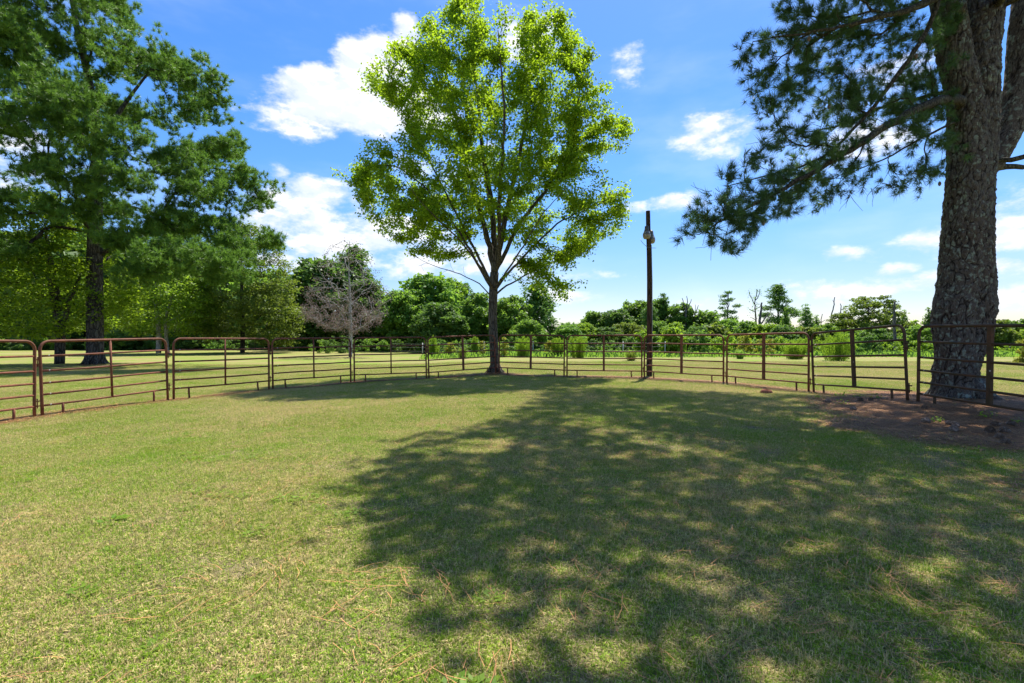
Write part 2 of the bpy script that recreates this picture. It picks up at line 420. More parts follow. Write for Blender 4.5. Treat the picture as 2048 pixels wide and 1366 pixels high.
# ------------------------------------------------------------------ fence panel joints (pen ring)
JOINTS = [  # (left end, right end) of every panel, world x,y, base z
    ((-10.95, 7.75, -.24), (-10.72, 10.85, -.27)), ((-10.68, 11.00, -.27), (-9.98, 14.02, -.19)), ((-9.90, 14.15, -.19), (-8.47, 16.85, -.18)),
    ((-8.38, 16.95, -.18), (-6.35, 19.05, -.13)), ((-6.24, 19.15, -.13), (-3.56, 20.10, -.10)), ((-3.45, 20.12, -.10), (-.73, 21.75, .02)),
    ((-.58, 21.72, .02), (2.20, 20.45, -.02)), ((2.32, 20.38, -.02), (5.30, 19.75, -.02)), ((5.38, 19.66, -.02), (7.60, 17.38, -.04)),
    ((7.66, 17.24, -.04), (8.62, 14.05, -.02)), ((8.68, 13.9, -.04), (8.80, 10.75, .10)), ((8.86, 10.55, .06), (8.80, 7.35, -.03))]
ringpts = np.array([p[:2] for a, b in JOINTS for p in (a, b)])


def ring_dist(x, y):
    x = np.asarray(x, float); y = np.asarray(y, float); best = np.full(x.shape, 1e9)
    for i in range(len(ringpts) - 1):
        a = ringpts[i]; b = ringpts[i + 1]; ab = b - a; L2 = ab @ ab
        t = np.clip(((x - a[0]) * ab[0] + (y - a[1]) * ab[1]) / max(L2, 1e-6), 0, 1)
        dd = np.hypot(x - (a[0] + t * ab[0]), y - (a[1] + t * ab[1])); best = np.minimum(best, dd)
    return best


def litter(x, y):
    """0..1 pine litter cover"""
    x = np.asarray(x, float); y = np.asarray(y, float)
    e = np.hypot((x - 10.9) / 4.9, (y - 9.4) / 5.3)
    ang = .12 * np.sin(3.1 * np.arctan2(y - 9.8, x - 10.6) + 1) + .08 * np.sin(1.7 * x + .9 * y)
    l = 1 - smooth((e + ang - .55) / .55)
    rd = ring_dist(x, y); amp = np.where(x > 3, .62, np.where(x < -7, .62, .72)); wd = np.where(x > 1.5, .5, .36)
    l2 = amp * np.exp(-(rd / wd) ** 2)
    l3 = .8 * np.exp(-(np.hypot(x + 29.2, y - 32.5) / 3.0) ** 2)
    l4 = .52 * np.exp(-((x - 6.6) / 2.6) ** 2 - ((y - 4.9 - .25 * (x - 6.6)) / .75) ** 2)
    return np.clip(np.maximum.reduce([l, l2, l3, l4]), 0, 1)


# ------------------------------------------------------------------ ground
def axis(fine, step, far, n):
    a = np.arange(0, fine, step); b = fine + (far - fine) * (np.linspace(0, 1, n) ** 3.2)
    return np.concatenate([-b[::-1], -a[1:][::-1], a, b])


gx = np.unique(axis(14, .2, 2500, 50)); gy = np.unique(np.concatenate([-5 - 400 * np.linspace(0, 1, 14)[::-1] ** 2.5, np.arange(-4.8, 25, .22), 25 + 2600 * np.linspace(0, 1, 90) ** 3.0]))
X, Y = np.meshgrid(gx, gy); Z = gz(X, Y)
nx, ny = len(gx), len(gy)
idx = np.arange(nx * ny).reshape(ny, nx)
Fq = np.stack([idx[:-1, :-1], idx[:-1, 1:], idx[1:, 1:], idx[1:, :-1]], -1).reshape(-1, 4)
dist = np.hypot(X, Y)
far = smooth((dist - 8) / 8)
weedy = smooth((Y - 44 - .0 * X) / 6) * smooth((X + 12) / 10) + smooth((Y - 84) / 8)
me = raw_mesh('ground', np.stack([X, Y, Z], -1).reshape(-1, 3), Fq, M['lawn'], True,
              {'dirt': ('POINT', litter(X, Y).ravel()), 'far': ('POINT', far.ravel()), 'weedy': ('POINT', np.clip(weedy, 0, 1).ravel())})
tag(link('ground', me), kind='structure')


# ------------------------------------------------------------------ instanced ground cover
def blades(n, size, L, wd, flat, seed, seg=2):
    r = np.random.default_rng(seed)
    b = np.stack([r.uniform(-size, size, n), r.uniform(-size, size, n), np.zeros(n)], -1)
    a = r.uniform(0, 2 * np.pi, n); ll = L * r.uniform(.45, 1.25, n)
    lean = np.where(r.random(n) < flat, r.uniform(1.0, 1.5, n), r.uniform(.15, .95, n))
    d = np.stack([np.cos(a) * np.sin(lean), np.sin(a) * np.sin(lean), np.cos(lean)], -1)
    side = np.stack([-np.sin(a), np.cos(a), r.uniform(-.5, .5, n)], -1); ww = wd * r.uniform(.6, 1.3, n)
    mid = b + d * (ll * .55)[:, None]
    d2 = d.copy(); d2[:, 2] -= r.uniform(.1, .9, n); d2 /= np.linalg.norm(d2, axis=1, keepdims=True)
    tip = mid + d2 * (ll * .5)[:, None]; tip[:, 2] = np.maximum(tip[:, 2], .004); hv = np.array([mnoise.noise(Vector((float(a_) * 14, float(b_) * 14, seed))) for a_, b_ in b[:, :2]]); tip[:, 2] *= (1 + .9 * hv)
    b[:, 2] = np.where(lean > 1, r.uniform(0, .012, n), -.004)
    V = np.stack([b - side * ww[:, None], b + side * ww[:, None], mid + side * ww[:, None] * .8, mid - side * ww[:, None] * .8, tip], 1)
    i = np.arange(n)[:, None] * 5
    F4 = i + np.array([[0, 1, 2, 3]]); F3 = i + np.array([[3, 2, 4]])
    tint = r.random(n); sh = r.random(n)
    return V.reshape(-1, 3), [F4, F3], np.concatenate([tint, tint]), np.concatenate([sh, sh])


def tuft_part(name, C, A, protos, mat, parent, seed=1, smin=.8, smax=1.2):
    """needle tufts of one tree as a single part: geometry nodes put a tuft mesh at every shoot"""
    A = A / np.linalg.norm(A, axis=1, keepdims=True); th = np.arccos(np.clip(A[:, 2], -1, 1)); ph = np.arctan2(A[:, 0], -A[:, 1])
    rot = np.stack([th, 0 * th, ph], -1); o = instancer(name, C, rot, protos, mat, seed, smin, smax); o.parent = parent; o['kind'] = 'stuff'; return o


def scatter(name, pts, normals, protos, scale, mat, label, cat, seed=0, smin=.85, smax=1.2):
    """one stuff object: geometry nodes instance the blade patches on its own points"""
    r = np.random.default_rng(seed + 1000); n = len(pts)
    # rotation: yaw, then tilt to the slope
    yaw = r.uniform(0, 2 * np.pi, n)
    rot = np.stack([-normals[:, 1], normals[:, 0], yaw], -1)   # small tilts
    # tilt expressed before yaw: rotate tilt into the yawed frame (XYZ euler = X then Y then Z)
    c, s_ = np.cos(-yaw), np.sin(-yaw)
    tx, ty = rot[:, 0].copy(), rot[:, 1].copy()
    rot[:, 0] = tx * c - ty * s_; rot[:, 1] = tx * s_ + ty * c
    o = instancer(name, pts, rot, protos, mat, seed, smin, smax); return tag(o, label, cat, kind='stuff')


def instancer(name, pts, rot, protos, mat, seed, smin, smax):
    pc = bpy.data.collections.new(name + '_pieces'); scale = 1.
    for i, pr in enumerate(protos):
        o = bpy.data.objects.new(name + '_piece', pr); pc.objects.link(o)
    r = np.random.default_rng(seed); n = len(pts)
    me = bpy.data.meshes.new(name); me.vertices.add(n); me.vertices.foreach_set('co', np.ascontiguousarray(pts, dtype=np.float32).ravel())
    a = me.attributes.new('rot', 'FLOAT_VECTOR', 'POINT'); a.data.foreach_set('vector', rot.astype(np.float32).ravel())
    a = me.attributes.new('scl', 'FLOAT', 'POINT'); a.data.foreach_set('value', (scale * r.uniform(smin, smax, n)).astype(np.float32))
    a = me.attributes.new('pick', 'INT', 'POINT'); a.data.foreach_set('value', r.integers(0, len(protos), n).astype(np.int32))
    me.materials.append(mat)
    o = bpy.data.objects.new(name, me); COL.objects.link(o)
    ng = bpy.data.node_groups.new(name, 'GeometryNodeTree')
    ng.interface.new_socket('Geometry', in_out='INPUT', socket_type='NodeSocketGeometry'); ng.interface.new_socket('Geometry', in_out='OUTPUT', socket_type='NodeSocketGeometry')
    gi = ng.nodes.new('NodeGroupInput'); go = ng.nodes.new('NodeGroupOutput')
    ip = ng.nodes.new('GeometryNodeInstanceOnPoints'); ci = ng.nodes.new('GeometryNodeCollectionInfo')
    ci.inputs['Collection'].default_value = pc; ci.inputs['Separate Children'].default_value = True; ci.inputs['Reset Children'].default_value = True
    def na(nm, ty):
        q = ng.nodes.new('GeometryNodeInputNamedAttribute'); q.data_type = ty; q.inputs['Name'].default_value = nm; return q.outputs['Attribute']
    L = ng.links.new
    L(gi.outputs[0], ip.inputs['Points']); L(ci.outputs[0], ip.inputs['Instance']); ip.inputs['Pick Instance'].default_value = True
    L(na('pick', 'INT'), ip.inputs['Instance Index']); L(na('rot', 'FLOAT_VECTOR'), ip.inputs['Rotation']); L(na('scl', 'FLOAT'), ip.inputs['Scale'])
    L(ip.outputs[0], go.inputs[0])
    md = o.modifiers.new('scatter', 'NODES'); md.node_group = ng
    return o


def normals_at(x, y):
    e = .1; return np.stack([-(gz(x + e, y) - gz(x - e, y)) / (2 * e), -(gz(x, y + e) - gz(x, y - e)) / (2 * e), np.ones_like(x)], -1)


def wedge_points(n, y0, y1, seed, k=1.22, pw=1.0):
    r = np.random.default_rng(seed); y = y0 + (y1 - y0) * r.random(n) ** pw
    ymax = y1; hw = (y * k + 1.2)
    x = r.uniform(-1, 1, n) * (ymax * k + 1.2); keep = np.abs(x) < hw
    return x[keep], y[keep], r


protos = []
for i in range(6):
    V, F, tn, sh = blades(400, .19, .034, .0019, .62, 100 + i)
    protos.append(raw_mesh('grass_patch', V, F, M['blade'], False, {'tint': ('FACE', tn), 'shade': ('FACE', sh)}))
protos_far = []
for i in range(4):
    V, F, tn, sh = blades(420, .30, .042, .0030, .45, 200 + i)
    protos_far.append(raw_mesh('grass_patch', V, F, M['blade'], False, {'tint': ('FACE', tn), 'shade': ('FACE', sh)}))

x, y, r = wedge_points(17000, .6, 9.5, 1, pw=.9)
lit_ = litter(x, y); keep = (r.random(len(x)) > smooth((lit_ - .30) / .45) * .97)
# thin, bare spots in the shade on the right
bare = np.array([mnoise.noise(Vector((a * .9, b * .9, 3.3))) + .5 * mnoise.noise(Vector((a * 3.1, b * 3.1, 7.))) for a, b in zip(x, y)]); rightside = smooth((x - .5) / 4)
keep &= (r.random(len(x)) > np.clip((bare - .10) * 2.6, 0, .85) * (.55 + .45 * rightside)); x, y = x[keep], y[keep]
scatter('grass', np.stack([x, y, gz(x, y)], -1), normals_at(x, y), protos, 1.0, M['blade'], 'short matted lawn grass, green mixed with straw, inside the round pen', 'grass', 1)
xa, ya, _ = wedge_points(24000, 8.8, 17, 2, pw=1.); xb, yb, r = wedge_points(34000, 16.5, 36, 3, pw=.8); x = np.concatenate([xa, xb]); y = np.concatenate([ya, yb])
lit_ = litter(x, y); keep = (r.random(len(x)) > smooth((lit_ - .30) / .4) * .96); x, y = x[keep], y[keep]
scatter('grass', np.stack([x, y, gz(x, y)], -1), normals_at(x, y), protos_far, 1.0, M['blade'], 'mown lawn grass around the fence panels and the field beyond', 'grass', 2)

# pine needle litter
nd_protos = []
for i in range(5):
    r = np.random.default_rng(300 + i); n = 75; size = .24
    b = np.stack([r.uniform(-size, size, n), r.uniform(-size, size, n), r.uniform(.002, .022, n)], -1); a = r.uniform(0, 2 * np.pi, n); ll = r.uniform(.10, .2, n)
    d = np.stack([np.cos(a), np.sin(a), r.uniform(-.03, .12, n)], -1); side = np.stack([-np.sin(a), np.cos(a), np.zeros(n)], -1); w_ = .0052
    bend = r.uniform(-.02, .02, n)[:, None] * side
    V = np.stack([b - side * w_, b + side * w_, b + d * ll[:, None] * .5 + bend + side * w_, b + d * ll[:, None] * .5 + bend - side * w_, b + d * ll[:, None] + side * w_ * .6, b + d * ll[:, None] - side * w_ * .6], 1)
    k = np.arange(n)[:, None] * 6; F = np.concatenate([k + np.array([[0, 1, 2, 3]]), k + np.array([[3, 2, 4, 5]])]); tn = r.random(n)
    nd_protos.append(raw_mesh('needle_patch', V.reshape(-1, 3), F, M['needle_dry'], False, {'tint': ('FACE', np.concatenate([tn, tn]))}))
x, y, r = wedge_points(90000, 1.0, 24, 5, pw=1.0)
lt = litter(x, y); keep = r.random(len(x)) < smooth((lt - .22) / .4) * .9 ; x, y = x[keep], y[keep]
print('needle patches', len(x))
scatter('pine_needle_litter', np.stack([x, y, gz(x, y) + .006], -1), normals_at(x, y), nd_protos, 1.0, M['needle_dry'], 'brown fallen pine needles matted under the big right pine and along the fence foot', 'pine needles', 5)
few = []
for i in range(4):
    r = np.random.default_rng(400 + i); n = 5
    b = np.stack([r.uniform(-.12, .12, n), r.uniform(-.12, .12, n), r.uniform(.018, .034, n)], -1); a = r.uniform(0, 2 * np.pi) + r.normal(0, .25, n); ll = r.uniform(.13, .22, n)
    d = np.stack([np.cos(a), np.sin(a), r.uniform(-.05, .1, n)], -1); side = np.stack([-np.sin(a), np.cos(a), np.zeros(n)], -1); w_ = .0016
    bend = r.uniform(-.02, .02, n)[:, None] * side
    V = np.stack([b - side * w_, b + side * w_, b + d * ll[:, None] * .5 + bend + side * w_, b + d * ll[:, None] * .5 + bend - side * w_, b + d * ll[:, None] + side * w_ * .6, b + d * ll[:, None] - side * w_ * .6], 1)
    k = np.arange(n)[:, None] * 6; F = np.concatenate([k + np.array([[0, 1, 2, 3]]), k + np.array([[3, 2, 4, 5]])]); tn = .5 + .5 * r.random(n)
    few.append(raw_mesh('needle_bundle', V.reshape(-1, 3), F, M['needle_dry'], False, {'tint': ('FACE', np.concatenate([tn, tn]))}))
x, y, r = wedge_points(9000, 1.0, 9, 6, pw=.9)
keep = r.random(len(x)) < .05 + .38 * smooth((x + 2.5) / 5); x, y = x[keep], y[keep]
scatter('loose_pine_needles', np.stack([x, y, gz(x, y)], -1), normals_at(x, y), few, 1.0, M['needle_dry'], 'single orange pine needles lying loose on the lawn', 'pine needles', 6)


wp = []
for i in range(3):
    r = np.random.default_rng(700 + i); V_ = []; n = 46; a = r.uniform(0, 6.28, n); q = r.random(n) ** .6 * .11; C_ = np.stack([np.cos(a) * q, np.sin(a) * q, r.uniform(.012, .03, n)], -1)
    d = np.stack([np.cos(a + r.normal(0, .7, n)), np.sin(a + r.normal(0, .7, n)), r.uniform(.0, .5, n)], -1); L_ = r.uniform(.02, .045, n)[:, None]; sd = np.cross(d, [0, 0, 1.]) * .32
    V_ = np.stack([C_, C_ + d * L_ * .5 + sd * L_, C_ + d * L_, C_ + d * L_ * .5 - sd * L_], 1).reshape(-1, 3); wp.append(raw_mesh('weed_rosette', V_, np.arange(n * 4).reshape(-1, 4), M['leaf_bright'], False, {'tint': ('FACE', r.random(n))}))
x, y, r = wedge_points(1500, 1.2, 10, 8, pw=.8); cl = np.array([mnoise.noise(Vector((a * .6, b * .6, 9.))) for a, b in zip(x, y)]); keep = (cl > .12) & (litter(x, y) < .3) & (r.random(len(x)) < .55); x, y = x[keep], y[keep]
scatter('lawn_weeds', np.stack([x, y, gz(x, y)], -1), normals_at(x, y), wp, 1.0, M['leaf_bright'], 'low broad-leaved weeds dotted through the lawn', 'weeds', 8, .5, 1.1)


# ------------------------------------------------------------------ tree growing
def resample(pts, step):
    pts = np.asarray(pts, float); seg = np.linalg.norm(np.diff(pts, axis=0), axis=1); c = np.concatenate([[0], np.cumsum(seg)])
    n = max(2, int(c[-1] / step) + 1); t = np.linspace(0, c[-1], n)
    # smooth (Catmull-like) via cosine interpolation of a softened polyline
    q = np.stack([np.interp(t, c, pts[:, k]) for k in range(3)], -1)
    for _ in range(2):
        if n > 4: q[1:-1] = .25 * q[:-2] + .5 * q[1:-1] + .25 * q[2:]
    return q


class Tree:
    def __init__(s, seed=1):
        s.pos = []; s.par = []; s.seed = []; s.dir = []; s.plen = []; s.rng = np.random.default_rng(seed); s.fixed = {}
    def add_path(s, pts, parent=-1, seed=True, step=.4, rad=None, jitter=0.):
        q = resample(pts, step); start = 0
        if parent >= 0: start = 1
        last = parent
        for i in range(start, len(q)):
            p = q[i] + (s.rng.normal(0, jitter, 3) if jitter and 0 < i < len(q) - 1 else 0)
            d = q[min(i + 1, len(q) - 1)] - q[max(i - 1, 0)]; d = d / max(np.linalg.norm(d), 1e-9)
            s.pos.append(p); s.par.append(last); s.seed.append(seed); s.dir.append(d)
            s.plen.append(0. if last < 0 else s.plen[last] + np.linalg.norm(p - s.pos[last])); last = len(s.pos) - 1
            if rad is not None: s.fixed[last] = np.interp(i / (len(q) - 1), np.linspace(0, 1, len(rad)), rad)
        return last
    def nearest(s, p): return int(np.argmin(np.linalg.norm(np.array(s.pos) - np.asarray(p), axis=1)))
    def grow(s, T, step=.3, ang=.6, kpath=.12, minplen=0., sag=0., jit=.03, tang=.35, allow=None):
        T = np.asarray(T, float); N0 = len(s.pos); cap = N0 + len(T) * 60
        pos = np.zeros((cap, 3)); dr = np.zeros((cap, 3)); pl = np.zeros(cap); pos[:N0] = s.pos; dr[:N0] = s.dir; pl[:N0] = s.plen
        ok = np.ones(cap, bool); ok[:N0] = np.array(s.plen) >= minplen
        if allow is not None: ok[:N0] &= allow(pos[:N0])
        n = N0
        d0 = np.array([np.min(np.linalg.norm(pos[:N0][ok[:N0]] - t, axis=1)) for t in T]); order = np.argsort(d0 + s.rng.normal(0, .3, len(T)))
        tips = []
        for ti in order:
            t = T[ti]; v = t - pos[:n]; L = np.linalg.norm(v, axis=1) + 1e-6; ca = np.einsum('ij,ij->i', v, dr[:n]) / L
            cost = L * (1 + ang * (1 - ca)) + kpath * pl[:n]; cost[~ok[:n]] = 1e9
            k = int(np.argmin(cost)); Lk = L[k]; m = max(1, min(55, int(Lk / step)))
            p0 = pos[k]; p1 = p0 + dr[k] * Lk * tang; u = np.linspace(0, 1, m + 1)[1:, None]
            pm = (p0 + t) / 2 * .3 + p1 * .7; pm[2] += sag * Lk
            q = (1 - u) ** 2 * p0 + 2 * u * (1 - u) * pm + u ** 2 * t
            q[:-1] += s.rng.normal(0, jit, (m - 1 if m > 1 else 0, 3)) * min(1, Lk) if m > 1 else 0
            prev = k
            for i in range(m):
                d = q[i] - pos[prev]; l = np.linalg.norm(d); d = d / max(l, 1e-9)
                pos[n] = q[i]; dr[n] = d; pl[n] = pl[prev] + l; s.pos.append(q[i]); s.par.append(prev); s.seed.append(False); s.dir.append(d); s.plen.append(pl[n]); prev = n; n += 1
            tips.append(prev)
        return tips
    def radii(s, r0=.006, p=2.3, maxr=None):
        n = len(s.pos); acc = np.zeros(n); par = np.array(s.par); has = np.zeros(n, bool); has[par[par >= 0]] = True
        acc[~has] = r0 ** p
        for i in range(n - 1, -1, -1):
            if par[i] >= 0: acc[par[i]] += acc[i]
        r = acc ** (1 / p)
        for k, v in s.fixed.items(): r[k] = v
        if maxr: r = np.minimum(r, maxr)
        s.r = r; return r
    def build(s, parent, mat_trunk, mat_limb, twig_r=.0, limb_min=40, name_trunk='trunk', kmax=14, taper=True, twig_name='twigs'):
        n = len(s.pos); pos = np.array(s.pos); par = np.array(s.par); r = s.r; seed = np.array(s.seed)
        kids = [[] for _ in range(n)]
        for i in range(n):
            if par[i] >= 0: kids[par[i]].append(i)
        limb = np.full(n, -1)
        for i in range(n):
            if seed[i] and s.trunkmask[i]: limb[i] = 0
            elif par[i] < 0: limb[i] = 0
            elif limb[par[i]] == 0: limb[i] = i
            else: limb[i] = limb[par[i]]
        ids, cnt = np.unique(limb, return_counts=True); big = {a for a, c in zip(ids, cnt) if c >= limb_min and a != 0}
        mbs = {}
        heads = []
        for i in range(n):
            if par[i] < 0: heads.append((i, -1))
            ks = kids[i]
            if len(ks) > 1:
                same = [k for k in ks]
                main = max(same, key=lambda k: (limb[k] == limb[i], r[k]))
                for k in ks:
                    if k != main: heads.append((k, i))
            s_main = None
        mainkid = [None] * n
        for i in range(n):
            if kids[i]: mainkid[i] = max(kids[i], key=lambda k: (limb[k] == limb[i], r[k]))
        # a main child on another limb must start its own chain
        for i in range(n):
            k = mainkid[i]
            if k is not None and limb[k] != limb[i]: heads.append((k, i)); mainkid[i] = None
        for h, root in heads:
            ch = [h]
            while mainkid[ch[-1]] is not None: ch.append(mainkid[ch[-1]])
            pts = pos[ch]; rr = r[ch].copy()
            if root >= 0:
                pts = np.vstack([pos[root], pts]); rr = np.concatenate([[min(rr[0] * 1.15, r[root])], rr])
            if len(pts) < 2: continue
            if rr.max() < twig_r: continue
            k = 3 if rr.max() < .014 else 5 if rr.max() < .05 else 8 if rr.max() < .14 else kmax
            lid = limb[h]; key = 'trunk' if lid == 0 else (lid if lid in big else 'twigs')
            mbs.setdefault(key, MB()).tube(pts, rr, k, caps=k > 3)
        for key, mb in mbs.items():
            if key == 'trunk': mb.obj(name_trunk, mat_trunk, parent)
            elif key == 'twigs': mb.obj(twig_name, mat_limb, parent, kind='stuff')
            else: mb.obj('limb', mat_limb, parent)


def leaves_mesh(name, C, rr, size, mat, up=.5, fold=.25, aspect=.55, droop=.2, tint=None, outward=None):
    """C leaf base points; each leaf a folded rhomb of two triangles pairs"""
    n = len(C); a = rr.uniform(0, 2 * np.pi, n); el = rr.normal(-droop, .5, n)
    d = np.stack([np.cos(a) * np.cos(el), np.sin(a) * np.cos(el), np.sin(el)], -1)
    nrm = rr.normal(0, 1, (n, 3)); nrm[:, 2] = np.abs(nrm[:, 2]) + up * 2
    if outward is not None: nrm += outward
    nrm -= d * np.einsum('ij,ij->i', nrm, d)[:, None]; nrm /= np.linalg.norm(nrm, axis=1, keepdims=True)
    sd = np.cross(d, nrm); L = (size * rr.uniform(.6, 1.25, n))[:, None]
    V = np.stack([C, C + d * L * .45 + sd * L * aspect * .5 + nrm * L * fold * .3, C + d * L, C + d * L * .45 - sd * L * aspect * .5 + nrm * L * fold * .3], 1).reshape(-1, 3)
    k = np.arange(n)[:, None] * 4; F = np.concatenate([k + np.array([[0, 1, 2]]), k + np.array([[0, 2, 3]])])
    tn = rr.random(n) if tint is None else tint
    return raw_mesh(name, V, F, mat, False, {'tint': ('FACE', np.concatenate([tn, tn]))})


def tuft_arrays(C, A, n, L, w_, rr, spread=(.35, 1.25), shoot=.10):
    """C centres, A axes; n needles each (one thin triangle)"""
    N = len(C); A = A / np.linalg.norm(A, axis=1, keepdims=True)
    ref = np.where(np.abs(A[:, 2:3]) > .9, np.array([[1., 0, 0]]), np.array([[0, 0, 1.]])); U = np.cross(A, ref); U /= np.linalg.norm(U, axis=1, keepdims=True); Vv = np.cross(A, U)
    ph = rr.uniform(0, 2 * np.pi, (N, n)); th = rr.uniform(spread[0], spread[1], (N, n)); ln = L * rr.uniform(.7, 1.15, (N, n)); s0 = rr.uniform(-shoot, shoot * .3, (N, n))
    d = np.cos(th)[..., None] * A[:, None] + np.sin(th)[..., None] * (np.cos(ph)[..., None] * U[:, None] + np.sin(ph)[..., None] * Vv[:, None])
    b = C[:, None] + s0[..., None] * A[:, None]; d[..., 2] -= .08
    side = np.cross(d, rr.normal(0, 1, d.shape)); side /= np.maximum(np.linalg.norm(side, axis=-1, keepdims=True), 1e-6)
    V = np.stack([b - side * w_ + d * .01, b + side * w_ + d * .01, b + d * ln[..., None]], 2).reshape(-1, 3)
    tt = np.repeat(np.clip(rr.normal(.5, .25, N), 0, 1), n) * .6 + rr.random(N * n) * .4
    return V, tt


def tuft_mesh(name, parts, mat):
    V = np.vstack([p[0] for p in parts]); tn = np.concatenate([p[1] for p in parts])
    F = np.arange(len(V)).reshape(-1, 3); return raw_mesh(name, V, F, mat, False, {'tint': ('FACE', tn)})


def in_poly(px, py, poly):
    poly = np.asarray(poly, float); x, y = np.asarray(px), np.asarray(py); ins = np.zeros(x.shape, bool); j = len(poly) - 1
    for i in range(len(poly)):
        xi, yi = poly[i]; xj, yj = poly[j]
        c = ((yi > y) != (yj > y)) & (x < (xj - xi) * (y - yi) / (yj - yi + 1e-12) + xi); ins ^= c; j = i
    return ins


def row_extent(poly, ys):
    poly = np.asarray(poly, float); lo = np.full(len(ys), 1e9); hi = np.full(len(ys), -1e9); n = len(poly)
    for i in range(n):
        a, b = poly[i], poly[(i + 1) % n]
        m = (np.minimum(a[1], b[1]) <= ys) & (ys <= np.maximum(a[1], b[1])) & (abs(a[1] - b[1]) > 1e-9)
        xs = a[0] + (ys - a[1]) / (b[1] - a[1] + 1e-12) * (b[0] - a[0]); lo[m] = np.minimum(lo[m], xs[m]); hi[m] = np.maximum(hi[m], xs[m])
    return lo, hi


def fill_crown(poly, d, n, rr, depthf=.8, shell=.0):
    """random points in the solid swept by the outline round its own axis"""
    poly = np.asarray(poly, float); x0, y0 = poly.min(0); x1, y1 = poly.max(0); out = []
    while sum(map(len, out)) < n:
        px = rr.uniform(x0, x1, n * 2); py = rr.uniform(y0, y1, n * 2); k = in_poly(px, py, poly); px, py = px[k], py[k]
        lo, hi = row_extent(poly, py); c = (lo + hi) / 2; hw = np.maximum((hi - lo) / 2, 1); u = (px - c) / hw
        dep = rr.uniform(-1, 1, len(px)); dep = np.sign(dep) * np.abs(dep) ** (1 - shell) * np.sqrt(np.clip(1 - u * u, 0, 1)) * hw / FPX * d * depthf
        out.append(np.stack([(px - 1024) / FPX * d, d + dep, EYE + (683 - py) / FPX * d], -1))
    return np.vstack(out)[:n]


